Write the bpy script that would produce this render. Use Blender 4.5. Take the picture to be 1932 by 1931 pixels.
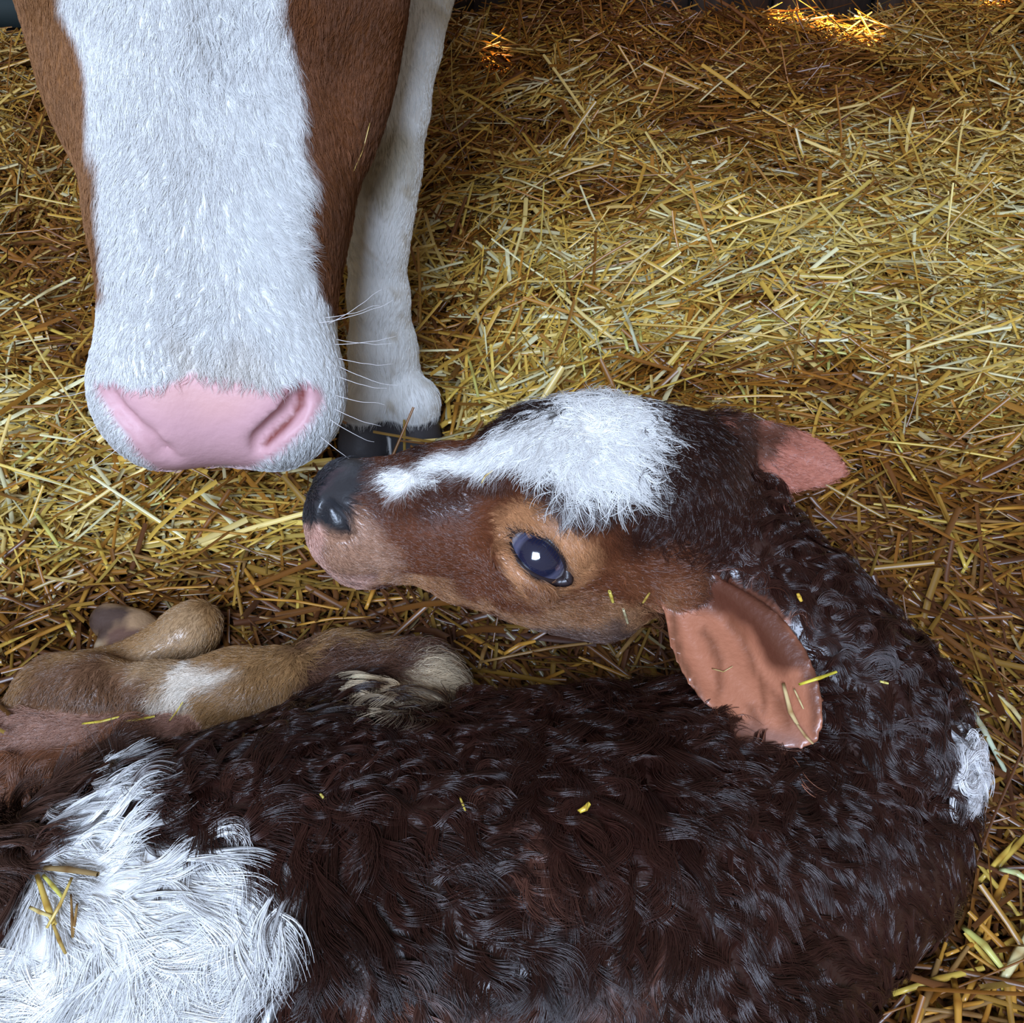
import bpy, math, random
import numpy as np
from mathutils import Vector, Matrix
from mathutils.kdtree import KDTree

# ------------------------------------------------------------------ scene, camera, light
scene = bpy.context.scene
for o in list(bpy.data.objects):
    bpy.data.objects.remove(o)
COL = scene.collection
W, H = 1932.0, 1931.0
FOCAL = 1855.0                      # focal length in pixels of the 1932 frame
CAM_H = 0.72
PITCH = math.radians(45.0)          # looking down

cd = bpy.data.cameras.new('camera')
cam = bpy.data.objects.new('camera', cd)
COL.objects.link(cam)
cam.location = (0, 0, CAM_H)
cam.rotation_euler = (math.pi / 2 - PITCH, 0, 0)
cd.sensor_fit = 'HORIZONTAL'
cd.sensor_width = 36.0
cd.lens = 36.0 * FOCAL / W
cd.clip_start = 0.01
scene.camera = cam

world = bpy.data.worlds.new('world')
scene.world = world
world.use_nodes = True
bg = world.node_tree.nodes['Background']
bg.inputs[0].default_value = (1.0, 0.88, 0.76, 1)
bg.inputs[1].default_value = 0.17

def area(name, loc, target, size, energy, color):
    ld = bpy.data.lights.new(name, 'AREA')
    ld.shape = 'RECTANGLE'
    ld.size, ld.size_y = size
    ld.energy = energy
    ld.color = color
    o = bpy.data.objects.new(name, ld)
    COL.objects.link(o)
    o.location = loc
    o.rotation_euler = (Vector(target) - Vector(loc)).to_track_quat('-Z', 'Y').to_euler()
    return o
# daylight through the open barn door behind and left of the photographer
area('door_daylight', (-0.45, -1.9, 2.55), (0.0, 0.9, 0.1), (1.4, 1.5), 160, (0.60, 0.745, 1.0))

def spot(name, loc, target, angle, energy, color, blend=0.25):
    ld = bpy.data.lights.new(name, 'SPOT')
    ld.energy = energy
    ld.color = color
    ld.spot_size = angle
    ld.spot_blend = blend
    ld.shadow_soft_size = 0.01
    o = bpy.data.objects.new(name, ld)
    COL.objects.link(o)
    o.location = loc
    o.rotation_euler = (Vector(target) - Vector(loc)).to_track_quat('-Z', 'Y').to_euler()
    return o

# sunlight through gaps in the roof boards, falling on the straw by the back wall
for i_, (sx, sy, sz, e_) in enumerate(((.52, 2.02, .05, 9), (.555, 2.00, .05, 7), (.60, 1.98, .05, 12), (.635, 1.95, .05, 9), (.665, 1.93, .04, 5), (.93, 2.02, .10, 9), (-.03, 1.84, .03, 3))):
    spot('roof_gap_sun', (sx + .25, sy - .45, 2.6), (sx, sy, sz), math.radians(1.15), e_ * 420, (1.0, .70, .30), .6)

vs = scene.view_settings
vs.view_transform = 'Standard'
vs.look = 'None'
vs.gamma = 1.0
vs.exposure = 0.42
vs.use_curve_mapping = False

# ------------------------------------------------------------------ pixel <-> place
SP, CP = math.sin(PITCH), math.cos(PITCH)

def P(px, py, d):
    """point on the ray of a pixel at axial distance d"""
    a = (px - W / 2) / FOCAL
    v = (H / 2 - py) / FOCAL
    return np.array([d * a, d * (CP + v * SP), CAM_H + d * (-SP + v * CP)])

def PZ(px, py, z):
    v = (H / 2 - py) / FOCAL
    return P(px, py, (CAM_H - z) / (SP - v * CP))

def PY(px, py, y):
    v = (H / 2 - py) / FOCAL
    return P(px, py, y / (CP + v * SP))

def project(p):
    p = np.asarray(p, float)
    x, y, z = p[..., 0], p[..., 1], p[..., 2] - CAM_H
    d = y * CP - z * SP
    u = y * SP + z * CP
    return np.stack([W / 2 + FOCAL * x / d, H / 2 - FOCAL * u / d], -1), d

rng = np.random.default_rng(7)

def noise(p, freq, seed, octs=2):
    r = np.random.default_rng(seed)
    out = 0
    amp = 1.0
    for o in range(octs):
        for k in range(5):
            dv = r.normal(size=3)
            dv /= np.linalg.norm(dv)
            ph = r.uniform(0, 6.28)
            out = out + amp * np.sin((p @ dv) * freq * 6.28 * r.uniform(.6, 1.4) + ph)
        freq *= 2.1
        amp *= .5
    return out / 3.2

# ------------------------------------------------------------------ implicit surfaces
def unit(v):
    v = np.asarray(v, float)
    return v / np.linalg.norm(v)

class Body:
    """smooth union of shapes on a rectilinear grid, polygonised with surface nets"""
    def __init__(self, xs, ys, zs):
        self.ax = [np.asarray(a, np.float32) for a in (xs, ys, zs)]
        self.F = np.full([len(a) for a in self.ax], 0.5, np.float32)
        self.parts = {}

    def _blk(self, lo, hi):
        sl = []
        for a, l, h in zip(self.ax, lo, hi):
            i0 = max(0, int(np.searchsorted(a, l)) - 2)
            i1 = min(len(a), int(np.searchsorted(a, h)) + 2)
            if i1 - i0 < 1:
                return None
            sl.append(slice(i0, i1))
        X = self.ax[0][sl[0]][:, None, None]
        Y = self.ax[1][sl[1]][None, :, None]
        Z = self.ax[2][sl[2]][None, None, :]
        return tuple(sl), (X, Y, Z)

    def add(self, prim, k=.015, label=None):
        f, lo, hi = prim
        b = self._blk(np.asarray(lo) - k - .012, np.asarray(hi) + k + .012)
        if label:
            self.parts.setdefault(label, []).append(f)
        if b is None:
            return
        sl, g = b
        d = f(*g)
        a = self.F[sl]
        h = np.clip(.5 + .5 * (a - d) / k, 0, 1)
        self.F[sl] = a + (d - a) * h - k * h * (1 - h)

    def sub(self, prim, k=.006):
        f, lo, hi = prim
        b = self._blk(np.asarray(lo) - k - .01, np.asarray(hi) + k + .01)
        if b is None:
            return
        sl, g = b
        d = -f(*g)
        a = self.F[sl]
        h = np.clip(.5 - .5 * (a - d) / k, 0, 1)
        self.F[sl] = a + (d - a) * h + k * h * (1 - h)

    def at(self, p):
        """trilinear sample"""
        p = np.asarray(p, float)
        ii, ff = [], []
        for c, a in enumerate(self.ax):
            i = np.clip(np.searchsorted(a, p[..., c]) - 1, 0, len(a) - 2)
            ii.append(i)
            ff.append(np.clip((p[..., c] - a[i]) / (a[i + 1] - a[i]), 0, 1))
        out = 0
        for dx in (0, 1):
            for dy in (0, 1):
                for dz in (0, 1):
                    w = (ff[0] if dx else 1 - ff[0]) * (ff[1] if dy else 1 - ff[1]) * (ff[2] if dz else 1 - ff[2])
                    out = out + w * self.F[ii[0] + dx, ii[1] + dy, ii[2] + dz]
        return out

    def hit(self, px, py, d0=.25, d1=1.3):
        """surface point seen at a pixel"""
        ds = np.arange(d0, d1, .0015)
        a = (px - W / 2) / FOCAL
        v = (H / 2 - py) / FOCAL
        pts = np.stack([ds * a, ds * (CP + v * SP), CAM_H + ds * (-SP + v * CP)], -1)
        f = self.at(pts)
        w = np.nonzero(f < 0)[0]
        return (pts[w[0]], ds[w[0]]) if len(w) else (None, None)

    def mesh(self):
        F = self.F
        s = F < 0
        n = np.array(F.shape) - 1
        cnt = np.zeros(n, np.int8)
        cor = [(a, b, c) for a in (0, 1) for b in (0, 1) for c in (0, 1)]
        for a, b, c in cor:
            cnt += s[a:a + n[0], b:b + n[1], c:c + n[2]]
        cells = np.argwhere((cnt > 0) & (cnt < 8))
        V = np.stack([F[cells[:, 0] + a, cells[:, 1] + b, cells[:, 2] + c] for a, b, c in cor], 1)
        acc = np.zeros((len(cells), 3))
        num = np.zeros(len(cells))
        for i in range(8):
            for j in range(i + 1, 8):
                ci, cj = np.array(cor[i]), np.array(cor[j])
                if np.abs(ci - cj).sum() != 1:
                    continue
                m = (V[:, i] < 0) != (V[:, j] < 0)
                t = V[m, i] / (V[m, i] - V[m, j])
                acc[m] += ci + (cj - ci) * t[:, None]
                num[m] += 1
        fr = acc / num[:, None]
        verts = np.stack([self.ax[c][cells[:, c]] + fr[:, c] * (self.ax[c][cells[:, c] + 1] - self.ax[c][cells[:, c]]) for c in range(3)], 1)
        idx = np.full(n, -1, np.int32)
        idx[cells[:, 0], cells[:, 1], cells[:, 2]] = np.arange(len(cells))
        quads = []
        for axis in range(3):
            sh = [slice(None)] * 3
            sh2 = [slice(None)] * 3
            sh[axis] = slice(0, -1)
            sh2[axis] = slice(1, None)
            ch = s[tuple(sh)] != s[tuple(sh2)]
            e = np.argwhere(ch)
            o1, o2 = [(1, 2), (2, 0), (0, 1)][axis]
            ok = (e[:, o1] >= 1) & (e[:, o2] >= 1) & (e[:, o1] < n[o1]) & (e[:, o2] < n[o2])
            e = e[ok]
            def g(d1, d2):
                q = e.copy()
                q[:, o1] -= d1
                q[:, o2] -= d2
                return idx[q[:, 0], q[:, 1], q[:, 2]]
            q = np.stack([g(1, 1), g(0, 1), g(0, 0), g(1, 0)], 1)
            flip = ~s[e[:, 0], e[:, 1], e[:, 2]]
            q[flip] = q[flip][:, ::-1]
            quads.append(q)
        quads = np.concatenate(quads)
        quads = quads[(quads >= 0).all(1)]
        # relax a little
        ed = np.concatenate([quads[:, [0, 1]], quads[:, [1, 2]], quads[:, [2, 3]], quads[:, [3, 0]]])
        for it in range(3):
            sm = np.zeros_like(verts)
            c = np.zeros(len(verts))
            for col in range(3):
                sm[:, col] = np.bincount(ed[:, 0], verts[ed[:, 1], col], len(verts)) + np.bincount(ed[:, 1], verts[ed[:, 0], col], len(verts))
            c = np.bincount(ed[:, 0], minlength=len(verts)) + np.bincount(ed[:, 1], minlength=len(verts))
            verts = verts * .5 + .5 * sm / np.maximum(c, 1)[:, None]
        return verts, quads

    def labels(self, verts, names):
        D = []
        for nm in names:
            d = np.full(len(verts), 9.0)
            for f in self.parts.get(nm, []):
                d = np.minimum(d, f(verts[:, 0], verts[:, 1], verts[:, 2]))
            D.append(d)
        D = np.stack(D, 0)
        for i, nm in enumerate(names):
            if nm.endswith('ear'):
                D[i][D[i] > .003] = 9
                D[i][D[i] <= .003] -= .002
        return np.argmin(D, 0)

def cone(a, b, ra, rb, flat=None):
    """capsule whose radius runs from ra to rb; flat=(axis, factor) squeezes it along axis"""
    a, b = np.asarray(a, float), np.asarray(b, float)
    ab = b - a
    L2 = max(float(ab @ ab), 1e-9)
    def f(X, Y, Z):
        x, y, z = X - a[0], Y - a[1], Z - a[2]
        t = np.clip((x * ab[0] + y * ab[1] + z * ab[2]) / L2, 0, 1)
        x, y, z = x - t * ab[0], y - t * ab[1], z - t * ab[2]
        if flat is not None:
            w = flat[0]
            q = x * w[0] + y * w[1] + z * w[2]
            q = q * (1 / flat[1] - 1)
            x, y, z = x + q * w[0], y + q * w[1], z + q * w[2]
        return np.sqrt(x * x + y * y + z * z) - (ra + (rb - ra) * t)
    r = max(ra, rb)
    return f, np.minimum(a, b) - r, np.maximum(a, b) + r

def ell(c, r, R=None):
    """ellipsoid with radii r along the rows of R"""
    c = np.asarray(c, float)
    R = np.eye(3) if R is None else np.asarray(R, float)
    def f(X, Y, Z):
        x, y, z = X - c[0], Y - c[1], Z - c[2]
        l = [(R[i][0] * x + R[i][1] * y + R[i][2] * z) / r[i] for i in range(3)]
        k0 = np.sqrt(l[0] ** 2 + l[1] ** 2 + l[2] ** 2)
        k1 = np.sqrt((l[0] / r[0]) ** 2 + (l[1] / r[1]) ** 2 + (l[2] / r[2]) ** 2)
        return k0 * (k0 - 1) / np.maximum(k1, 1e-6)
    m = np.sqrt(((R * np.asarray(r)[:, None]) ** 2).sum(0))
    return f, c - m, c + m

def chain(body, pts, k, label):
    for (a, ra), (b, rb) in zip(pts[:-1], pts[1:]):
        body.add(cone(a, b, ra, rb), k, label)

def leaf(base, tip, normal, width, thick, cup, ribs=0.0, peak=.55, roll=0.0):
    """cupped ear blade: base -> tip, hollow side along normal"""
    base, tip = np.asarray(base, float), np.asarray(tip, float)
    L = np.linalg.norm(tip - base)
    t = (tip - base) / L
    n = unit(np.asarray(normal) - t * (np.asarray(normal) @ t))
    s = np.cross(n, t)
    c = (base + tip) / 2
    def f(X, Y, Z):
        x, y, z = X - base[0], Y - base[1], Z - base[2]
        u = (x * t[0] + y * t[1] + z * t[2]) / L
        v = x * s[0] + y * s[1] + z * s[2]
        w = x * n[0] + y * n[1] + z * n[2]
        uc = np.clip(u, 0.0, 1.0)
        # half width along the blade
        e = np.where(uc < peak, .42 + .58 * np.sin(uc / peak * 1.5708), np.clip(1 - ((uc - peak) / (1 - peak)) ** 2.0, 0, 1) ** .62)
        hw = np.maximum(width * .5 * e, 1e-3)
        q = v / hw
        w0 = cup * (1.25 - .75 * uc) * (q * q - .55) * (hw / (width * .5)) + roll * q * hw
        if ribs:
            w0 = w0 + ribs * np.cos(q * 7.0 + 1.1 + 1.5 * uc) * np.sin(np.clip(uc * 1.1, 0, 1) * 3.14) * (np.abs(q) < 1.3)
        dw = (np.abs(w - w0) - thick * (1.15 - .5 * uc)) * .75
        dv = (np.abs(v) - hw) * .75
        du = np.maximum(u - 1, -u) * L
        m = np.maximum(np.maximum(dw, dv), du)
        return m
    r = width * .75
    return f, np.minimum(base, tip) - r, np.maximum(base, tip) + r

# ------------------------------------------------------------------ colouring by outline
def poly_mask(px, poly, soft=8.0, wob=None):
    """1 inside a pixel outline, 0 outside, with a soft edge"""
    poly = np.asarray(poly, float)
    x, y = px[:, 0], px[:, 1]
    if wob is not None:
        x = x + wob[:, 0]
        y = y + wob[:, 1]
    ins = np.zeros(len(x), bool)
    dist = np.full(len(x), 1e9)
    for (x0, y0), (x1, y1) in zip(poly, np.roll(poly, -1, 0)):
        c = (y0 > y) != (y1 > y)
        xi = (x1 - x0) * (y - y0) / (y1 - y0 + 1e-9) + x0
        ins ^= c & (x < xi)
        ex, ey = x1 - x0, y1 - y0
        t = np.clip(((x - x0) * ex + (y - y0) * ey) / (ex * ex + ey * ey + 1e-9), 0, 1)
        dist = np.minimum(dist, np.hypot(x - x0 - t * ex, y - y0 - t * ey))
    sd = np.where(ins, dist, -dist)
    return np.clip(.5 + sd / (2 * soft), 0, 1)

def mixc(col, m, c):
    c = np.asarray(c, float)
    return col * (1 - m[:, None]) + c * m[:, None]

# ------------------------------------------------------------------ objects and materials
def newmat(name):
    m = bpy.data.materials.new(name)
    m.use_nodes = True
    nt = m.node_tree
    return m, nt, nt.nodes['Principled BSDF']

def plain(name, col, rough=.6, spec=.5, **kw):
    m, nt, b = newmat(name)
    b.inputs['Base Color'].default_value = (*col, 1)
    b.inputs['Roughness'].default_value = rough
    b.inputs['Specular IOR Level'].default_value = spec
    for k, v in kw.items():
        b.inputs[k].default_value = v
    return m

def attr_mat(name, rough, spec, coat=0.0, bump=0.0, sss=0.0, bscale=120):
    m, nt, b = newmat(name)
    a = nt.nodes.new('ShaderNodeAttribute')
    a.attribute_name = 'col'
    nt.links.new(a.outputs['Color'], b.inputs['Base Color'])
    b.inputs['Roughness'].default_value = rough
    b.inputs['Specular IOR Level'].default_value = spec
    b.inputs['Coat Weight'].default_value = coat
    b.inputs['Coat Roughness'].default_value = .12
    if sss:
        b.inputs['Subsurface Weight'].default_value = sss
        b.inputs['Subsurface Radius'].default_value = (.6, .25, .15)
        b.inputs['Subsurface Scale'].default_value = .01
    if bump:
        no = nt.nodes.new('ShaderNodeTexNoise')
        no.inputs['Scale'].default_value = bscale
        no.inputs['Detail'].default_value = 4
        tc = nt.nodes.new('ShaderNodeTexCoord')
        nt.links.new(tc.outputs['Object'], no.inputs['Vector'])
        bp = nt.nodes.new('ShaderNodeBump')
        bp.inputs['Strength'].default_value = bump
        bp.inputs['Distance'].default_value = .002
        nt.links.new(no.outputs['Fac'], bp.inputs['Height'])
        nt.links.new(bp.outputs['Normal'], b.inputs['Normal'])
    return m

def mesh_obj(name, verts, faces, mat, parent=None, col=None, smooth=True):
    """faces: (n,3) or (n,4) integer array"""
    me = bpy.data.meshes.new(name)
    faces = np.asarray(faces, np.int32)
    k = faces.shape[1]
    me.vertices.add(len(verts))
    me.vertices.foreach_set('co', np.asarray(verts, np.float32).ravel())
    me.loops.add(faces.size)
    me.loops.foreach_set('vertex_index', faces.ravel())
    me.polygons.add(len(faces))
    me.polygons.foreach_set('loop_start', np.arange(0, faces.size, k, dtype=np.int32))
    me.polygons.foreach_set('loop_total', np.full(len(faces), k, np.int32))
    if smooth:
        me.polygons.foreach_set('use_smooth', np.ones(len(faces), bool))
    me.update(calc_edges=True)
    me.validate()
    if col is not None:
        at = me.attributes.new('col', 'FLOAT_COLOR', 'POINT')
        at.data.foreach_set('color', np.concatenate([col, np.ones((len(col), 1))], 1).astype(np.float32).ravel())
    me.materials.append(mat)
    o = bpy.data.objects.new(name, me)
    COL.objects.link(o)
    if parent:
        o.parent = parent
    return o

def tag(o, label=None, cat=None, group=None, kind=None):
    if label:
        o['label'] = label
    if cat:
        o['category'] = cat
    if group:
        o['group'] = group
    if kind:
        o['kind'] = kind
    return o

def box_mesh(c, size):
    c = np.asarray(c, float)
    h = np.asarray(size, float) / 2
    v = np.array([[sx, sy, sz] for sx in (-1, 1) for sy in (-1, 1) for sz in (-1, 1)]) * h + c
    f = [[0, 1, 3, 2], [4, 6, 7, 5], [0, 4, 5, 1], [2, 3, 7, 6], [0, 2, 6, 4], [1, 5, 7, 3]]
    return v, f

def vnormals(o):
    me = o.data
    n = np.empty(len(me.vertices) * 3, np.float32)
    me.vertex_normals.foreach_get('vector', n)
    return n.reshape(-1, 3)

def hair_obj(name, pts, col, r0, r1, mat, parent):
    """pts (n,k,3): strands as a curves object"""
    n, k = pts.shape[:2]
    hc = bpy.data.hair_curves.new(name)
    hc.add_curves([k] * n)
    hc.attributes['position'].data.foreach_set('vector', pts.astype(np.float32).ravel())
    ra = hc.attributes.get('radius') or hc.attributes.new('radius', 'FLOAT', 'POINT')
    s = np.linspace(0, 1, k)
    prof = (r0[:, None] * (1 - s ** 1.5) + r1 * s ** 1.5).astype(np.float32)
    ra.data.foreach_set('value', prof.ravel())
    ca = hc.attributes.new('col', 'FLOAT_COLOR', 'CURVE')
    ca.data.foreach_set('color', np.concatenate([col, np.ones((n, 1))], 1).astype(np.float32).ravel())
    hc.materials.append(mat)
    o = bpy.data.objects.new(name, hc)
    COL.objects.link(o)
    o.parent = parent
    return o

def idw(px, gpts, gval, power=3.0):
    out = np.zeros((len(px), gval.shape[1]))
    for s in range(0, len(px), 40000):
        q = px[s:s + 40000]
        d = np.hypot(q[:, None, 0] - gpts[None, :, 0], q[:, None, 1] - gpts[None, :, 1]) + 12.0
        w = d ** -power
        w /= w.sum(1, keepdims=True)
        out[s:s + 40000] = w @ gval
    return out

def make_fur(name, o, vcol, quads, n, guides, mat, weight=None, clump_mm=9.0, clump=.7, wave=.5,
             r0=.00022, jitter=.25, colvar=.25, seed=1, k=7, pexp=1.3, own_jit=.10, minface=-.5):
    """strands rooted on a mesh; guides: (px, py, dx, dy, length, lift, curl)"""
    r = np.random.default_rng(seed)
    me = o.data
    V = np.empty(len(me.vertices) * 3, np.float32)
    me.vertices.foreach_get('co', V)
    org = np.array((o.parent or o).location)
    V = V.reshape(-1, 3).astype(float) + org
    N = vnormals(o).astype(float)
    tri = np.concatenate([quads[:, [0, 1, 2]], quads[:, [0, 2, 3]]])
    A, B, C = V[tri[:, 0]], V[tri[:, 1]], V[tri[:, 2]]
    ar = .5 * np.linalg.norm(np.cross(B - A, C - A), axis=1)
    cen = (A + B + C) / 3
    nrm = N[tri].mean(1)
    vd = np.array([0, 0, CAM_H]) - cen
    vd /= np.linalg.norm(vd, axis=1, keepdims=True)
    px, dep = project(cen)
    m = ((nrm * vd).sum(1) > minface) & (px[:, 0] > -300) & (px[:, 0] < W + 250) & (px[:, 1] > -300) & (px[:, 1] < H + 420) & (dep > .05)
    w = ar * m
    if weight is not None:
        w = w * weight[tri].mean(1)
    w = w / w.sum()
    ti = r.choice(len(tri), n, p=w)
    a, b = r.random(n), r.random(n)
    fl = a + b > 1
    a[fl], b[fl] = 1 - a[fl], 1 - b[fl]
    bc = np.stack([1 - a - b, a, b], 1)
    root = (V[tri[ti]] * bc[:, :, None]).sum(1)
    nor = (N[tri[ti]] * bc[:, :, None]).sum(1)
    nor /= np.linalg.norm(nor, axis=1, keepdims=True)
    col = (vcol[tri[ti]] * bc[:, :, None]).sum(1)
    px, dep = project(root)
    g = np.asarray(guides, float)
    gv = g[:, 2:].copy()
    gv[:, :2] /= np.linalg.norm(gv[:, :2], axis=1, keepdims=True)
    fv = idw(px, g[:, :2], gv)
    dirw = fv[:, 0:1] * np.array([1.0, 0, 0]) + fv[:, 1:2] * np.array([0, -SP, -CP])
    L = fv[:, 2] * r.uniform(.65, 1.15, n)
    lift, curl = fv[:, 3], fv[:, 4]
    T = dirw - nor * (dirw * nor).sum(1, keepdims=True)
    T /= np.maximum(np.linalg.norm(T, axis=1, keepdims=True), 1e-4)
    # clumps
    nc = max(8, int(ar[m].sum() / (clump_mm * .001) ** 2))
    ci = r.choice(n, min(nc, n), replace=False)
    kd = KDTree(len(ci))
    for i, q in enumerate(ci):
        kd.insert(root[q], i)
    kd.balance()
    own = np.array([kd.find(p)[1] for p in root])
    cr = root[ci][own]
    crand = r.normal(size=(len(ci), 4))[own]
    # flow turned by smooth noise and by clump
    ang = wave * noise(root, 9.0, seed + 5) + jitter * crand[:, 0] + own_jit * r.normal(size=n)
    B3 = np.cross(nor, T)
    s = np.linspace(0, 1, k)
    step = (L / (k - 1))[:, None, None]
    th = ang[:, None] + (curl * (1 + .35 * crand[:, 1]))[:, None] * np.sin(s[None] * 4.2 + crand[:, 2:3] * 1.2) * np.where(crand[:, 3:4] > 0, 1, -1)
    dirs = np.cos(th)[..., None] * T[:, None] + np.sin(th)[..., None] * B3[:, None]
    lf = (lift * (1 + .3 * crand[:, 3]))[:, None] * (1 - 1.7 * s[None])
    dirs = dirs + lf[..., None] * nor[:, None]
    dirs /= np.linalg.norm(dirs, axis=2, keepdims=True)
    pts = root[:, None] + np.concatenate([np.zeros((n, 1, 3)), np.cumsum(dirs[:, :-1] * step, 1)], 1)
    pull = (cr - root)[:, None] * (clump * s ** pexp)[None, :, None]
    pts = pts + pull
    var = 1 + colvar * (.6 * crand[:, 1:2] * .5 + .6 * r.normal(size=(n, 1)) * .5)
    col = np.clip(col * np.clip(var, .45, 1.7), 0, .92)
    return hair_obj(name, pts - org, col, np.full(n, r0) * r.uniform(.7, 1.3, n), r0 * .25, mat, o.parent or o)

def axis(lo, hi, coarse, flo, fhi, fine):
    a = np.arange(flo, fhi, fine)
    def grow(x, end, sgn):
        out, st = [], fine
        while (end - x) * sgn > 0:
            st = min(st * 1.25, coarse)
            x += sgn * st
            out.append(x)
        return out
    return np.array(grow(flo, lo, -1)[::-1] + list(a) + grow(a[-1], hi, 1))

# ------------------------------------------------------------------ ground height
def hgt(x, y):
    """top of the bedding: hollow where the calf lies, heaped towards the walls"""
    p = np.stack([np.asarray(x, float), np.asarray(y, float), np.zeros(np.shape(x))], -1)
    h = .016 * noise(p, 1.1, 31, 2) + .010 * noise(p, 3.0, 32, 2)
    far = np.clip((p[..., 1] - .95) / .5, 0, 1)
    near = np.clip(1 - np.hypot((p[..., 0] - .05) / .95, (p[..., 1] - .42) / .5), 0, 1)
    h = h * (.25 + .75 * far) * (1 - .6 * near) + .012
    # pile against the back wall, higher on the right
    h = h + .05 * np.exp(-((p[..., 0] - .15) / .16) ** 2 - ((p[..., 1] - 2.06) / .2) ** 2)
    h = h + .17 * np.clip((p[..., 0] - .62) / .6, 0, 1) ** 1.2 * np.clip((p[..., 1] - 1.2) / 1.0, 0, 1) ** 1.3
    # trodden hollows
    for (cx, cy, r, dpt) in ((.36, 1.50, .12, .055), (-.02, 1.22, .12, .03), (.10, 1.62, .16, .02), (.42, .93, .16, .02)):
        h = h - dpt * np.exp(-((p[..., 0] - cx) ** 2 + (p[..., 1] - cy) ** 2) / r ** 2)
    return h

# ------------------------------------------------------------------ setting: floor and walls
def straw_floor_mat():
    m, nt, b = newmat('trodden_bedding')
    tc = nt.nodes.new('ShaderNodeTexCoord')
    n1 = nt.nodes.new('ShaderNodeTexNoise')
    n1.inputs['Scale'].default_value = 90
    n1.inputs['Detail'].default_value = 6
    nt.links.new(tc.outputs['Object'], n1.inputs['Vector'])
    cr = nt.nodes.new('ShaderNodeValToRGB')
    cr.color_ramp.elements[0].position = .35
    cr.color_ramp.elements[0].color = (.030, .012, .004, 1)
    cr.color_ramp.elements[1].position = .7
    cr.color_ramp.elements[1].color = (.16, .075, .018, 1)
    nt.links.new(n1.outputs['Fac'], cr.inputs[0])
    nt.links.new(cr.outputs[0], b.inputs['Base Color'])
    b.inputs['Roughness'].default_value = .8
    bp = nt.nodes.new('ShaderNodeBump')
    bp.inputs['Strength'].default_value = .8
    bp.inputs['Distance'].default_value = .01
    nt.links.new(n1.outputs['Fac'], bp.inputs['Height'])
    nt.links.new(bp.outputs['Normal'], b.inputs['Normal'])
    return m

gx, gy = np.linspace(-2.2, 2.2, 177), np.linspace(-.8, 2.5, 133)
GX, GY = np.meshgrid(gx, gy, indexing='ij')
GV = np.stack([GX, GY, hgt(GX, GY) - .012], -1).reshape(-1, 3)
ii, jj = np.meshgrid(np.arange(176), np.arange(132), indexing='ij')
q0 = (ii * 133 + jj).ravel()
floor = mesh_obj('floor', GV, np.stack([q0, q0 + 133, q0 + 134, q0 + 1], 1), straw_floor_mat())
tag(floor, 'brown trodden barn floor under the straw bedding', None, None, 'structure')

def wood_mat(name, c0, c1):
    m, nt, b = newmat(name)
    tc = nt.nodes.new('ShaderNodeTexCoord')
    mp = nt.nodes.new('ShaderNodeMapping')
    mp.inputs['Scale'].default_value = (26, 26, 2.0)
    n1 = nt.nodes.new('ShaderNodeTexNoise')
    n1.inputs['Scale'].default_value = 2.0
    n1.inputs['Detail'].default_value = 6
    n1.inputs['Distortion'].default_value = .6
    nt.links.new(tc.outputs['Object'], mp.inputs['Vector'])
    nt.links.new(mp.outputs[0], n1.inputs['Vector'])
    cr = nt.nodes.new('ShaderNodeValToRGB')
    cr.color_ramp.elements[0].position = .3
    cr.color_ramp.elements[0].color = (*c0, 1)
    cr.color_ramp.elements[1].position = .72
    cr.color_ramp.elements[1].color = (*c1, 1)
    nt.links.new(n1.outputs['Fac'], cr.inputs[0])
    nt.links.new(cr.outputs[0], b.inputs['Base Color'])
    b.inputs['Roughness'].default_value = .75
    bp = nt.nodes.new('ShaderNodeBump')
    bp.inputs['Strength'].default_value = .4
    bp.inputs['Distance'].default_value = .004
    nt.links.new(n1.outputs['Fac'], bp.inputs['Height'])
    nt.links.new(bp.outputs['Normal'], b.inputs['Normal'])
    return m

dark_wood = wood_mat('old_dark_boards', (.030, .018, .012), (.13, .075, .05))
grey_wall = plain('grey_concrete', (.20, .19, .185), .85)
WALL_Y = 2.10
wv, wf = box_mesh((.55, WALL_Y + .06, .9), (2.9, .05, 2.0))
wall_back = mesh_obj('wall_back', wv, wf, plain('wall_backing', (.02, .014, .01), .9), smooth=False)
tag(wall_back, 'dark brown wooden barn wall of upright boards behind the straw', None, None, 'structure')
x = -.88
pr = random.Random(4)
while x < 1.95:
    w = pr.uniform(.15, .21)
    v, f = box_mesh((0, 0, 0), (w - .012, .028, 1.98))
    o = mesh_obj('plank', v, f, dark_wood, wall_back, smooth=False)
    o.location = (x + w / 2, WALL_Y + .016 + pr.uniform(-.004, .006), .9)
    x += w
v, f = box_mesh((-1.55, WALL_Y - .02, .85), (1.3, .16, 2.0))
wall_left = mesh_obj('wall_left', v, f, grey_wall, smooth=False)
tag(wall_left, 'grey concrete barn wall beyond the cow', None, None, 'structure')
v, f = box_mesh((-1.55, WALL_Y - .115, .075), (1.3, .03, .05))
rail = mesh_obj('baseboard_left', v, f, plain('painted_rail', (.035, .05, .05), .5), smooth=False)
tag(rail, 'dark rail along the foot of the grey wall', None, None, 'structure')

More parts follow.
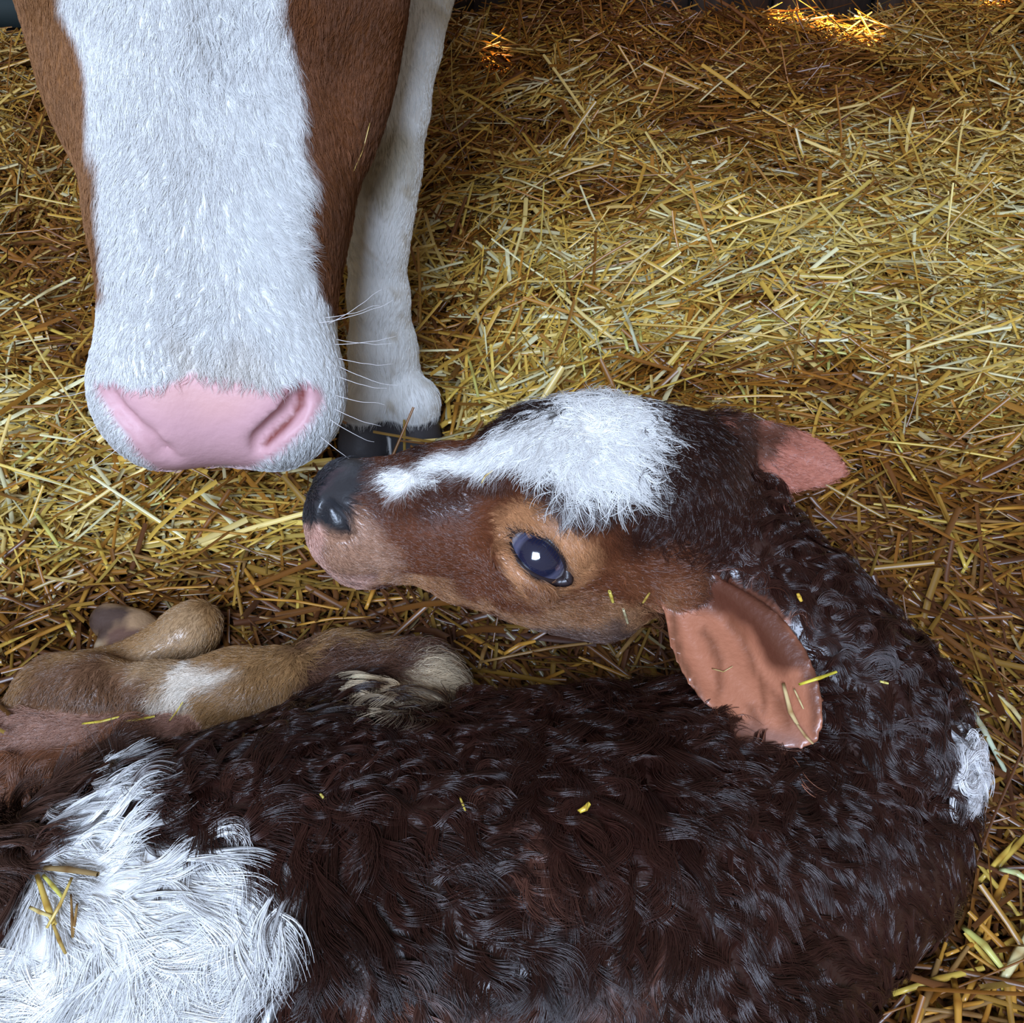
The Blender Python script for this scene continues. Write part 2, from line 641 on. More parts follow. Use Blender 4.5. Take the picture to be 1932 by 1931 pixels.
# ------------------------------------------------------------------ the cow
CM = P(403, 868, .700)
TOPP = P(388, 0, .690)
CS = .945                                    # size of the head against the drawing below
cf = unit(CM - TOPP)                         # towards the nose
cs = unit(np.array([1.0, 0, 0]) - cf * cf[0])  # towards the right of the picture
cu = np.cross(cs, cf)                        # out of the face
if cu[2] < 0:
    cu = -cu
_t = math.radians(11.0)                       # the face is turned a little to the camera
cs, cu = cs * math.cos(_t) - cu * math.sin(_t), cu * math.cos(_t) + cs * math.sin(_t)

def hc(s, u, f):
    return CM + (cs * s + cu * u + cf * f) * CS
HR = np.stack([cs, cu, cf])

def hell(s, u, f, r):
    return ell(hc(s, u, f), np.asarray(r) * CS, HR)

def hcone(a, b, ra, rb):
    return cone(hc(*a), hc(*b), ra * CS, rb * CS)

cow = Body(axis(-.80, .32, .012, -.40, -.02, .0036),
           axis(.38, 2.28, .016, .46, .88, .0036),
           axis(-.02, 1.35, .014, 0.0, .58, .0036))
# face
for sg in (-1, 1):
    cow.add(hell(sg * .040, -.060, -.052, (.055, .058, .058)), .03, 'head')
    cow.add(hcone((sg * .034, -.052, -.085), (sg * .036, -.058, -.20), .050, .046), .035, 'head')
    cow.add(hcone((sg * .036, -.058, -.20), (sg * .050, -.056, -.38), .046, .056), .035, 'head')
    cow.add(hcone((sg * .046, -.122, -.10), (sg * .046, -.130, -.22), .034, .038), .04, 'head')
    cow.add(hell(sg * .056, -.085, -.155, (.034, .045, .085)), .03, 'head')
    cow.add(hell(sg * .068, -.105, -.265, (.040, .055, .09)), .04, 'head')
    cow.add(hell(sg * .108, -.120, -.41, (.050, .080, .12)), .045, 'head')
    cow.add(hell(sg * .110, -.070, -.40, (.040, .045, .05)), .03, 'head')
    cow.add(hell(sg * .098, -.092, -.325, (.034, .034, .075)), .03, 'head')   # cheek bone
cow.add(hell(0, -.070, -.055, (.086, .052, .046)), .03, 'head')
cow.add(hell(0, -.118, -.035, (.052, .030, .034)), .02, 'head')        # chin
cow.add(hell(0, -.060, -.42, (.10, .075, .13)), .05, 'head')          # forehead
cow.add(hell(0, -.060, -.53, (.075, .055, .05)), .04, 'head')          # poll
for sg in (-1, 1):                                                           # ears, held out sideways
    cow.add(leaf(hc(sg * .10, -.09, -.47), hc(sg * .27, -.13, -.49), cu + .4 * cf, .11, .006, .02), .012, 'head')
# neck, trunk, legs
NB = hc(0, -.13, -.47)
cow.add(cone(NB, (-.25, 1.08, .88), .10, .19), .06, 'torso')
cow.add(cone((-.25, 1.08, .88), (-.28, 1.35, .92), .19, .27), .1, 'torso')
cow.add(ell((-.31, 1.52, .90), (.30, .46, .31)), .1, 'torso')
cow.add(ell((-.33, 1.80, .93), (.25, .24, .29)), .1, 'torso')
LY = .845
leg_px = [(738, 798, .845, 76), (728, 740, .847, 64), (722, 655, .852, 54), (714, 560, .860, 49), (711, 455, .872, 51), (713, 385, .885, 59), (720, 310, .905, 67), (737, 200, .945, 66), (752, 80, 1.00, 74), (768, -20, 1.05, 80)]
leg_pts = []
for px_, py_, yy_, hw_ in leg_px:
    q_ = PY(px_, py_, yy_)
    leg_pts.append((q_, hw_ * project(q_)[1] / FOCAL))
top = leg_pts[-1][0]
leg_pts.append((np.array([top[0] - .0, 1.10, .62]), .06))
leg_pts.append((np.array([top[0] - .08, 1.15, .75]), .12))
chain(cow, leg_pts, .022, 'leg')
fet = leg_pts[0][0]
foot = PY(746, 850, LY - .012)
foot[2] = .012
for sg in (-1, 1):
    c = foot + np.array([sg * .026, 0, 0])
    cow.add(cone(fet + np.array([sg * .014, -.004, -.008]), c + np.array([sg * .001, -.012, .052]), .026, .0275), .012, 'leg')
    cow.add(cone(c + np.array([0, -.014, .034]), c + np.array([sg * .004, -.028, .004]), .0255, .0275), .006, 'hoof')
    cow.add(cone(c + np.array([0, .018, .030]), c + np.array([0, .022, .004]), .022, .023), .01, 'hoof')
    cow.add(cone(fet + np.array([sg * .022, .030, -.012]), fet + np.array([sg * .026, .036, -.028]), .012, .009), .006, 'leg')
def plain_leg(x, y, topz, sw=1.0):
    pts = [((x, y - .01, .02), .045), ((x, y, .07), .034), ((x, y + .01, .12), .036), ((x, y, .22), .027), ((x, y, .33), .036), ((x, y + .03, .48), .045), ((x - .03 * sw, y + .06, topz), .11)]
    chain(cow, [(np.array(p), r) for p, r in pts], .02, 'leg')
plain_leg(-.345, 1.04, .72, -1)
plain_leg(-.44, 1.80, .72, 1)
plain_leg(-.60, 1.85, .72, 1)
# nostrils: carved along the comma seen on each side of the pink pad
def carve(body, pix, r, depth, k=.005):
    pts = []
    for (px, py), rr in zip(pix, r):
        h, d = body.hit(px, py)
        if h is not None:
            pts.append((h + unit(h - np.array([0, 0, CAM_H])) * depth, rr))
    for (a, ra), (b, rb) in zip(pts[:-1], pts[1:]):
        body.sub(cone(a, b, ra, rb), k)
    return pts
carve(cow, [(563, 733), (562, 752), (548, 780), (522, 803), (497, 828), (486, 846)], [.004, .008, .009, .008, .008, .005], .004)
carve(cow, [(212, 738), (222, 762), (246, 790), (280, 820), (310, 850), (330, 866)], [.003, .004, .0045, .0045, .0045, .003], .002)

carve(cow, [(396, -60), (408, 20), (424, 90), (432, 140)], [.014, .012, .010, .006], -.007, .018)
carve(cow, [(470, -40), (462, 60), (452, 150)], [.010, .009, .006], -.006, .016)

cv, cq = cow.mesh()
lab = cow.labels(cv, ['head', 'leg', 'hoof', 'torso'])
cpx, cdep = project(cv)
wob = np.stack([noise(cv, 14, 51), noise(cv, 14, 52)], 1) * 9
WHITE, RED = (.76, .755, .74), (.155, .052, .016)
ccol = np.tile(np.array(RED), (len(cv), 1))
ccol *= (1 + .22 * noise(cv, 10, 77))[:, None]
head_like = (lab == 0) | (cdep < .93) & (lab == 3)
white_face = poly_mask(cpx, [(108, -300), (122, 0), (152, 120), (170, 250), (182, 370), (200, 470), (206, 555), (178, 590), (120, 625), (120, 930), (615, 930),
                             (652, 770), (654, 690), (638, 615), (600, 560), (572, 505), (578, 420), (582, 330), (556, 200), (548, 100), (543, -300)], 7, wob)
ccol = mixc(ccol, .8 * poly_mask(cpx, [(-200, -200), (150, -200), (230, 560), (150, 620), (-200, 500)], 20, wob), (.30, .135, .050))
ccol = mixc(ccol, white_face * head_like, WHITE)
mud = poly_mask(cpx, [(330, 660), (420, 640), (520, 690), (520, 735), (450, 730), (380, 760), (320, 740)], 30, wob * 3)
ccol = mixc(ccol, .30 * mud * (lab == 0), (.45, .33, .20))
pinkm = poly_mask(cpx, [(183, 722), (215, 722), (240, 738), (330, 722), (365, 703), (400, 706), (450, 716), (512, 738), (545, 728), (570, 716), (606, 728), (612, 752), (588, 792),
                        (556, 826), (520, 858), (470, 885), (300, 890), (252, 845), (215, 795)], 5, wob * .6)
pinkm = pinkm * (lab == 0)
ccol = mixc(ccol, pinkm, (.62, .35, .37))
pk2 = poly_mask(cpx, [(240, 735), (330, 722), (420, 715), (510, 740), (480, 770), (400, 800), (300, 780)], 25, wob * 2)
ccol = mixc(ccol, .6 * pk2 * pinkm, (.66, .36, .32))
for nm in ([(563, 733), (552, 778), (520, 806), (490, 842), (505, 842), (545, 805), (575, 765), (578, 735)],):
    ccol = mixc(ccol, poly_mask(cpx, nm, 5) * (lab == 0), (.20, .045, .035))
ccol = mixc(ccol, ((lab == 1) & (cv[:, 2] < .56)).astype(float), (.80, .79, .76))
knee = poly_mask(cpx, [(672, 345), (690, 270), (760, 215), (790, 260), (775, 350), (735, 400), (690, 380)], 25, wob * 2) * (lab == 1)
ccol = mixc(ccol, .8 * knee, (.36, .29, .17))
st = np.clip(noise(cv, 40, 88, 2) - .55, 0, 1) * ((lab == 1) & (cv[:, 2] < .3))
ccol = mixc(ccol, st * .5, (.40, .30, .16))
ccol = mixc(ccol, ((lab == 2) & (cv[:, 2] < .058)).astype(float), (.055, .050, .052))
ccol = np.clip(ccol, .005, .9)

cow_root = bpy.data.objects.new('cow', None)
COL.objects.link(cow_root)
cow_root.location = (-.2, 1.2, 0)
tag(cow_root, 'red-brown adult cow with white face and pink nose lowering its head', 'cow')
CR = np.array(cow_root.location)
skin = attr_mat('cow_hide', .5, .35, bump=.25, sss=.0, bscale=160)
cow_body = mesh_obj('body', cv - CR, cq, skin, cow_root, ccol)

# ------------------------------------------------------------------ the calf
HC = PZ(960, 985, .205)
KS = .925                                    # size of the head against the drawing below
kf = unit((-1.0, -.03, .0))
ku = unit(np.array([0, -.10, 1.0]) - kf * (np.array([0, -.10, 1.0]) @ kf))
ks = np.cross(ku, kf)
if ks[1] > 0:
    ks = -ks
KR = np.stack([kf, ku, ks])

def kc(f, u, s):
    return HC + (kf * f + ku * u + ks * s) * KS

def kell(f, u, s, r):
    return ell(kc(f, u, s), np.asarray(r) * KS, KR)

def kcone(a, b, ra, rb):
    return cone(kc(*a), kc(*b), ra * KS, rb * KS)

calf = Body(axis(-.72, .56, .005, -.20, .36, .0032),
            axis(-.06, .80, .005, .30, .72, .0032),
            axis(-.02, .30, .0045, .05, .28, .0032))
# skull and face
calf.add(kell(-.080, .026, 0, (.080, .072, .064)), .03, 'head')
calf.add(kell(-.045, .056, 0, (.060, .042, .054)), .03, 'head')
calf.add(kcone((-.03, .020, 0), (.05, .016, 0), .052, .042), .03, 'head')
calf.add(kcone((.05, .018, 0), (.115, .012, 0), .042, .036), .03, 'head')
calf.add(kell(.118, .004, 0, (.036, .043, .041)), .025, 'head')
calf.add(kell(.118, -.026, 0, (.030, .026, .034)), .02, 'head')
calf.add(kcone((.100, -.034, 0), (.02, -.050, 0), .020, .030), .025, 'head')
for sg in (-1, 1):
    calf.add(kcone((.03, -.040, sg * .012), (-.075, -.056, sg * .034), .026, .032), .03, 'head')
    calf.add(kell(-.055, -.028, sg * .036, (.062, .046, .028)), .03, 'head')
    calf.add(kell(-.022, .026, sg * .046, (.040, .036, .026)), .022, 'head')
    calf.add(kell(.128, .014, sg * .026, (.020, .022, .017)), .015, 'head')
calf.add(kell(-.130, .034, 0, (.045, .050, .055)), .03, 'head')
# neck sweeping round to the shoulder
chain(calf, [(kc(-.115, .0, 0), .056), (PZ(1345, 1015, .180), .050), (PZ(1497, 1180, .165), .048), (PZ(1615, 1325, .140), .051), (PZ(1638, 1440, .115), .056), (PZ(1585, 1560, .095), .074)], .03, 'neck')
# trunk, lying flat
ZQ = (np.array([0, 0, 1.0]), .78)
TR = [(PZ(1585, 1560, .085), .074), (PZ(1480, 1590, .080), .090), (PZ(1330, 1625, .080), .112), (PZ(1100, 1695, .080), .128), (PZ(760, 1720, .080), .134), (PZ(350, 1830, .08), .118), (PZ(40, 1925, .075), .095), (PZ(-330, 2000, .07), .07)]
for (a, ra), (b, rb) in zip(TR[:-1], TR[1:]):
    calf.add(cone(a, b, ra, rb, ZQ), .04, 'body')
calf.add(ell(PZ(900, 1920, .07), (.22, .06, .085)), .05, 'body')
calf.add(ell(PZ(1250, 1620, .125), (.075, .055, .050), np.stack([unit((1, .5, 0)), unit((-.5, 1, 0)), np.array([0, 0, 1.0])])), .05, 'body')   # shoulder blade
calf.add(ell(PZ(400, 1680, .09), (.13, .080, .085), np.stack([unit((1, .45, 0)), unit((-.45, 1, 0)), np.array([0, 0, 1.0])])), .05, 'body')   # thigh
calf.add(cone(PZ(560, 1560, .08), PZ(745, 1352, .062), .066, .042), .04, 'body')
# folded hind leg
LEG = [(PZ(762, 1322, .068), .042), (PZ(640, 1300, .066), .038), (PZ(450, 1310, .060), .032), (PZ(300, 1320, .056), .026), (PZ(170, 1306, .056), .027), (PZ(95, 1312, .05), .026)]
chain(calf, LEG, .016, 'shank')
calf.add(cone(PZ(120, 1300, .045), PZ(20, 1362, .035), .026, .016), .015, 'shank')
chain(calf, [(PZ(110, 1296, .040), .024), (PZ(190, 1272, .040), .0185), (PZ(280, 1238, .042), .017), (PZ(350, 1195, .048), .0215), (PZ(372, 1178, .05), .021)], .012, 'shank')
chain(calf, [(PZ(362, 1205, .030), .021), (PZ(300, 1222, .028), .016), (PZ(262, 1208, .036), .016)], .01, 'shank')
calf.add(cone(PZ(262, 1185, .040), PZ(205, 1172, .040), .0165, .0165), .008, 'toe')
calf.add(cone(PZ(262, 1206, .040), PZ(212, 1210, .040), .0155, .0135), .005, 'toe')
calf.add(cone(PZ(186, 1222, .04), PZ(176, 1230, .034), .005, .003), .003, 'toe')
# the other hind leg, lying beyond the thigh
chain(calf, [(PZ(-140, 1395, .045), .023), (PZ(60, 1402, .050), .022), (PZ(230, 1412, .055), .021), (PZ(330, 1400, .06), .020)], .012, 'other')
chain(calf, [(PZ(-120, 1560, .03), .04), (PZ(80, 1520, .035), .038), (PZ(230, 1460, .045), .03)], .02, 'inner')
chain(calf, [(PZ(-150, 1760, .135), .045), (PZ(-20, 1690, .135), .034), (PZ(50, 1600, .125), .019), (PZ(140, 1520, .105), .014), (PZ(215, 1450, .085), .012)], .010, 'tail')
# ears
EB = kc(-.128, -.004, .062)
_h, _d = calf.hit(1500, 1385)
ET = P(1538, 1408, _d - .026)
V3 = np.array([0, 0, CAM_H]) - (EB + ET) / 2 + np.array([-.05, 0, .0])
calf.add(cone(kc(-.110, .004, .040), EB, .020, .016), .016, 'head')
calf.add(leaf(EB, ET, V3, .076, .0040, .014, .0036, .50, .0), .004, 'ear')
FB = kc(-.150, .040, -.050)
FT = FB + (P(1625, 895, .86) - P(1378, 838, .84))
calf.add(cone(kc(-.135, .03, -.035), FB * .8 + FT * .2, .022, .018), .018, 'head')
calf.add(leaf(FB, FT, (.05, -.75, .65), .047, .0042, .013, 0.002, .50), .010, 'farear')
# eye socket and lids
EYE = (1014, 1048)
eh, ed_ = calf.hit(*EYE)
vdir = unit(eh - np.array([0, 0, CAM_H]))
ERAD = .0225
eye_c = eh + vdir * .0200
slit = unit(P(1060, 1085, ed_) - P(968, 1008, ed_))
lidn = unit(np.cross(vdir, slit))
for q in (-1, 1):          # swollen lids above and below the opening
    calf.add(cone(eh - slit * .016 + lidn * q * .0155, eh + slit * .016 + lidn * q * .0155, .0080, .0080), .012, 'head')
SR = np.stack([slit, lidn, vdir])
calf.sub(ell(eh - vdir * .002, (.0275, .0135, .020), SR), .004)
# nostrils
for pix, rr in (([(622, 962), (634, 985), (648, 997)], [.007, .010, .007]),):
    carve(calf, pix, rr, .005, .004)
carve(calf, [(618, 1030), (640, 1056), (680, 1075), (720, 1080)], [.0012, .0016, .0016, .001], .0005, .004)

kv, kq = calf.mesh()
klab = calf.labels(kv, ['head', 'neck', 'body', 'shank', 'toe', 'other', 'inner', 'tail', 'ear', 'farear'])
_d = {}
for nm in ('body', 'other_'):
    _d[nm] = np.full(len(kv), 9.0)
for nm, fs in calf.parts.items():
    key = 'body' if nm == 'body' else 'other_'
    for f_ in fs:
        _d[key] = np.minimum(_d[key], f_(kv[:, 0], kv[:, 1], kv[:, 2]))
_w = np.clip((_d['other_'] - _d['body']) / .04, 0, 1)
_n = np.zeros_like(kv)
_fn = np.cross(kv[kq[:, 1]] - kv[kq[:, 0]], kv[kq[:, 3]] - kv[kq[:, 0]])
for c_ in range(3):
    for j_ in range(4):
        _n[:, c_] += np.bincount(kq[:, j_], _fn[:, c_], len(kv))
_n /= np.maximum(np.linalg.norm(_n, axis=1, keepdims=True), 1e-12)
if (_n * (kv - np.array([.1, .35, .08]))).sum() < 0:
    _n = -_n
kv = kv + _n * (_w * (.0055 * noise(kv, 5.5, 111, 1) + .0025 * noise(kv, 14, 112, 1)))[:, None]
kpx, kdep = project(kv)
kwob = np.stack([noise(kv, 22, 61), noise(kv, 22, 62)], 1) * 10
DARK = np.array((.027, .0090, .0062))
kcol = np.tile(DARK, (len(kv), 1)) * (1 + .25 * noise(kv, 9, 71))[:, None]
isH, isB, isN = klab == 0, (klab == 2), klab == 1
# head: brown cheek, tan eye ring and jaw, dark poll, white blaze, grey nose
def paint(poly, c, amt=1.0, soft=10, sel=None, w=1.0):
    global kcol
    m = poly_mask(kpx, poly, soft, kwob * w) * amt
    if sel is not None:
        m = m * sel
    kcol = mixc(kcol, m, c)
paint([(590, 860), (900, 840), (1000, 880), (1090, 960), (1300, 1040), (1290, 1210), (1000, 1220), (700, 1120), (580, 1040)], (.135, .042, .018), 1, 30, isH, 3)
paint([(740, 880), (1000, 870), (1100, 950), (1080, 990), (950, 930), (850, 960), (760, 980)], (.05, .018, .012), .8, 25, isH, 2)
paint([(930, 965), (1000, 950), (1070, 985), (1120, 1030), (1120, 1085), (1060, 1115), (1000, 1120), (955, 1100), (945, 1040)], (.50, .235, .105), .95, 14, isH, 1.5)
paint([(690, 1095), (760, 1070), (860, 1120), (980, 1150), (1120, 1130), (1240, 1130), (1260, 1180), (1100, 1185), (940, 1172), (820, 1140), (740, 1110)], (.42, .21, .10), .75, 12, isH, 2)
paint([(960, 1170), (1180, 1160), (1240, 1200), (1180, 1240), (1000, 1230)], (.12, .075, .06), .8, 15, isH, 2)
paint([(1100, 1030), (1200, 1080), (1330, 1100), (1280, 1180), (1180, 1110)], (.22, .08, .035), .7, 20, isH, 2)
paint([(585, 985), (660, 960), (720, 990), (745, 1060), (720, 1100), (650, 1090), (590, 1040)], (.40, .22, .14), .9, 16, isH, 2)
paint([(612, 1010), (600, 1045), (640, 1085), (700, 1100), (690, 1112), (620, 1080), (580, 1040), (584, 985), (598, 985)], (.58, .33, .26), .9, 8, isH, 1)
paint([(660, 860), (720, 850), (740, 920), (700, 960), (650, 920)], (.07, .035, .028), .8, 15, isH, 2)
paint([(668, 862), (690, 870), (680, 920), (660, 960), (664, 1005), (625, 1008), (592, 992), (560, 985), (560, 900), (640, 840)], (.030, .030, .034), 1, 7, isH, .8)
paint([(612, 960), (630, 955), (650, 980), (662, 1000), (640, 1010), (620, 990)], (.010, .010, .013), .9, 5, isH, .2)
paint([(718, 900), (735, 882), (780, 876), (850, 864), (915, 846), (955, 816), (1000, 796), (1060, 770), (1120, 758), (1190, 765), (1222, 800), (1224, 850), (1236, 905), (1170, 905), (1120, 900),
       (1092, 938), (1082, 905), (1050, 876), (985, 878), (900, 892), (840, 898), (780, 912), (745, 938), (735, 915)], (.86, .84, .81), 1, 7, isH, .6)
ering = poly_mask(kpx, [(948, 990), (990, 992), (1035, 1008), (1070, 1055), (1076, 1090), (1042, 1102), (1000, 1090), (968, 1054)], 4)
kcol = mixc(kcol, ering * isH * .95, (.035, .022, .024))
# ears
kcol = mixc(kcol, (klab == 8) * .95, (.44, .165, .09))
paint([(1240, 1060), (1420, 1060), (1520, 1240), (1480, 1275), (1425, 1205), (1370, 1165), (1310, 1140), (1260, 1130)], (.095, .028, .015), .95, 10, klab == 8, 1.0)
paint([(1310, 1290), (1360, 1310), (1440, 1370), (1540, 1360), (1540, 1420), (1420, 1400), (1320, 1340)], (.26, .13, .10), .8, 14, klab == 8, 3)
for cr_ in ([(1385, 1165), (1400, 1190), (1432, 1250), (1452, 1300), (1446, 1345), (1436, 1340), (1436, 1295), (1412, 1240), (1380, 1180)], [(1330, 1180), (1360, 1230), (1372, 1290), (1360, 1310), (1350, 1260), (1322, 1195)],
            [(1452, 1290), (1480, 1330), (1490, 1372), (1476, 1370), (1462, 1330)], [(1400, 1320), (1420, 1330), (1440, 1375), (1420, 1372)]):
    paint(cr_, (.17, .055, .025), .8, 7, klab == 8, 1)  # brown hair in the folds, with crease shade painted in
paint([(1270, 1140), (1285, 1190), (1300, 1270), (1330, 1330), (1310, 1340), (1280, 1260), (1255, 1150)], (.16, .06, .03), .8, 6, klab == 8, 1)
paint([(1400, 1100), (1470, 1200), (1520, 1300), (1548, 1400), (1560, 1300), (1480, 1150)], (.12, .04, .022), .8, 8, klab == 8, 1)
kcol = mixc(kcol, (klab == 9) * .95, (.42, .15, .10))
paint([(1340, 770), (1470, 780), (1560, 795), (1540, 828), (1470, 838), (1420, 870)], (.10, .035, .02), .9, 10, klab == 9, 2)
paint([(1340, 790), (1420, 795), (1440, 850), (1400, 920), (1340, 900)], (.06, .025, .016), .9, 16, (klab == 9) | isH, 2)
# body markings: reddish tints, with tan highlights painted into the coat colour
for pl in ([(1080, 1840), (1180, 1795), (1250, 1750), (1275, 1785), (1190, 1855), (1100, 1880)], [(680, 1860), (900, 1845), (1010, 1931), (980, 2100), (640, 2100)], [(890, 1555), (1000, 1575), (1050, 1640), (960, 1660)]):
    paint(pl, (.12, .048, .032), .75, 25, isB, 3)
paint([(230, 1440), (205, 1500), (235, 1560), (250, 1610), (330, 1600), (420, 1615), (500, 1650), (580, 1660), (540, 1740), (530, 1800), (545, 1840), (500, 1860), (540, 2100), (-400, 2100), (-300, 1780), (0, 1790), (45, 1740),
       (70, 1640), (95, 1560), (170, 1490)], (.84, .83, .81), 1, 10, isB | (klab == 7) & (kpx[:, 1] > 1790), 1.6)
for pl in ([(740, 1290), (780, 1260), (800, 1235), (850, 1290), (835, 1330), (770, 1340), (700, 1345)], [(740, 1225), (790, 1220), (840, 1260), (820, 1280), (770, 1260)]):
    paint(pl, (.80, .63, .42), .95, 10, None, 2)
paint([(1770, 1405), (1810, 1370), (1890, 1380), (1890, 1480), (1820, 1485), (1765, 1455)], (.80, .78, .78), 1, 8, isB | isN, 1.5)
# legs
leg = (klab == 3)
kcol = mixc(kcol, leg * 1.0, (.31, .165, .065))  # tan darkened so the colour carries the shade on the leg
paint([(80, 1230), (250, 1240), (290, 1300), (270, 1350), (60, 1400), (-40, 1380)], (.16, .075, .04), .9, 20, leg, 2)
paint([(270, 1285), (330, 1275), (430, 1260), (470, 1280), (400, 1320), (300, 1340)], (.75, .66, .55), .95, 14, leg, 2.5)
paint([(560, 1240), (600, 1215), (800, 1200), (860, 1280), (800, 1360), (640, 1360), (560, 1320)], (.10, .045, .03), .95, 14, leg, 2)
for pl in ([(740, 1290), (780, 1260), (800, 1235), (850, 1290), (835, 1330), (770, 1340), (700, 1345)], ):
    paint(pl, (.80, .63, .42), .95, 10, leg, 2)
paint([(230, 1250), (300, 1180), (330, 1140), (400, 1140), (410, 1220), (360, 1250), (280, 1290)], (.40, .25, .13), .8, 15, leg, 2)
kcol = mixc(kcol, (klab == 4) * 1.0, (.36, .22, .12))
paint([(150, 1130), (235, 1140), (225, 1165), (200, 1205), (160, 1200)], (.060, .035, .030), .95, 7, klab == 4, 1.5)
paint([(205, 1195), (230, 1172), (262, 1180), (262, 1225), (240, 1235), (195, 1230)], (.12, .06, .045), .95, 6, klab == 4, 1)
paint([(165, 1210), (188, 1208), (186, 1240), (165, 1240)], (.55, .40, .25), 1, 4, klab == 4, .3)
kcol = mixc(kcol, (klab == 5) * 1.0, (.36, .19, .135))
kcol = mixc(kcol, (klab == 6) * 1.0, (.20, .075, .035))
kcol = mixc(kcol, ((klab == 7) & (kpx[:, 1] < 1790)).astype(float), (.075, .035, .024))
kcol = np.clip(kcol, .004, .9)

calf_root = bpy.data.objects.new('calf', None)
COL.objects.link(calf_root)
calf_root.location = (0, .4, 0)
tag(calf_root, 'wet newborn dark brown calf with white blaze and white flank lying in straw', 'calf')
KO = np.array(calf_root.location)
calf_skin = attr_mat('calf_hide', .38, .5, coat=.25, bump=.35, bscale=220)
calf_body = mesh_obj('body', kv - KO, kq, calf_skin, calf_root, kcol)

# eye ball
def eyeball(name, c, r, look, parent, org):
    v, f = [], []
    nu, nv = 32, 20
    z = unit(look)
    xx = unit(np.cross(z, [0, 0, 1.0]))
    yy = np.cross(z, xx)
    for j in range(nv + 1):
        t = math.pi * j / nv
        for i in range(nu):
            a = 2 * math.pi * i / nu
            v.append(c + r * (math.cos(t) * z + math.sin(t) * (math.cos(a) * xx + math.sin(a) * yy)) - org)
    for j in range(nv):
        for i in range(nu):
            f.append([j * nu + i, j * nu + (i + 1) % nu, (j + 1) * nu + (i + 1) % nu, (j + 1) * nu + i])
    v = np.array(v)
    ang = np.degrees(np.arccos(np.clip(((v + org - c) @ z) / r, -1, 1)))
    col = np.tile(np.array((.012, .014, .035)), (len(v), 1))
    col[ang > 44] = (.10, .10, .16)
    col[ang > 58] = (.45, .42, .46)
    m = attr_mat('eye_wet', .06, .8, coat=1.0)
    return mesh_obj(name, v, np.array(f), m, parent, col)
eyeball('eye', eye_c, ERAD, -vdir + .1 * slit, calf_root, KO)
def eyelid(a, b, r):
    v, f, n, m = [], [], 48, 6
    cs_ = []
    for i in range(n):
        t = 2 * math.pi * i / n
        x = a * math.cos(t)
        y = b * (1 - (x / a) ** 2) ** .8 * (1 if math.sin(t) >= 0 else -1)
        dp = math.sqrt(max(ERAD ** 2 - x * x - y * y, .00006))
        cs_.append(eye_c + slit * x + lidn * y - vdir * (dp + .0012))
    cs_ = np.array(cs_)
    for i in range(n):
        tg = unit(cs_[(i + 1) % n] - cs_[i - 1])
        u_ = unit(np.cross(tg, vdir))
        w_ = np.cross(tg, u_)
        rr = r * (.8 + .5 * abs(math.cos(2 * math.pi * i / n)) ** 4)
        for j in range(m):
            g_ = 2 * math.pi * j / m
            v.append(cs_[i] + rr * (1.3 * math.cos(g_) * u_ + math.sin(g_) * w_) - KO)
    for i in range(n):
        for j in range(m):
            f.append([i * m + j, i * m + (j + 1) % m, ((i + 1) % n) * m + (j + 1) % m, ((i + 1) % n) * m + j])
    mesh_obj('eyelid', np.array(v), np.array(f), plain('eyelid_skin', (.028, .018, .020), .35), calf_root)
eyelid(.0262, .0128, .0024)
for sg in (-1, 1):
    eyeball('eye', hc(sg * .142, -.060, -.405), .021, cs * sg + .3 * cu, cow_root, CR)

# ------------------------------------------------------------------ fur
def fur_mat(name, rough, spec, coat=0.0, trans=0.0):
    m, nt, b = newmat(name)
    a = nt.nodes.new('ShaderNodeAttribute')
    a.attribute_name = 'col'
    nt.links.new(a.outputs['Color'], b.inputs['Base Color'])
    b.inputs['Roughness'].default_value = rough
    b.inputs['Specular IOR Level'].default_value = spec
    b.inputs['Coat Weight'].default_value = coat
    b.inputs['Coat Roughness'].default_value = .2
    return m
dry_fur = fur_mat('dry_fur', .55, .35)
wet_fur = fur_mat('wet_fur', .22, .45, 0.0)

# cow: short face hair running to the nose, swirling over the muzzle
face_w = ((lab == 0) * (1 - pinkm)).astype(float)
cow_guides = [(150, 100, -.3, 1, .008, .25, .1), (300, 50, -.1, 1, .014, .35, .3), (440, 30, .3, 1, .020, .6, .5), (430, 110, -.2, 1, .022, .6, .4), (250, 250, -.1, 1, .013, .35, .2),
              (420, 280, .2, 1, .016, .4, .3), (540, 150, .35, 1, .018, .4, .3), (570, 380, .8, .6, .018, .45, .3), (575, 470, 1, .1, .018, .5, .3), (300, 450, 0, 1, .013, .35, .2),
              (210, 450, -.7, .8, .011, .4, .2), (460, 480, .5, .8, .016, .4, .3), (500, 580, .6, .6, .014, .45, .4), (340, 600, -.5, .7, .014, .5, .6), (400, 650, -.1, 1, .015, .4, .5),
              (470, 660, .15, 1, .015, .4, .4), (330, 680, -.6, .6, .010, .5, .6), (220, 660, -.6, .7, .007, .5, .2), (570, 670, .6, .8, .008, .5, .3), (640, 760, .7, .7, .007, .6, .2),
              (190, 780, -.6, .8, .006, .5, .2), (650, 150, .2, 1, .009, .3, .2), (620, 450, .3, 1, .009, .3, .2), (640, 620, .3, 1, .007, .3, .2), (420, 880, 0, 1, .005, .5, .1),
              (720, 30, .3, 1, .008, .3, .2), (120, 280, -.3, 1, .007, .25, .1)]
make_fur('fur', cow_body, ccol, cq, 150000, cow_guides, dry_fur, face_w, 5.0, .55, .35, .00014, .14, .16, 21, 6)
leg_w = ((lab == 1) & (cv[:, 1] < 1.12) & (cv[:, 2] < .6)).astype(float)
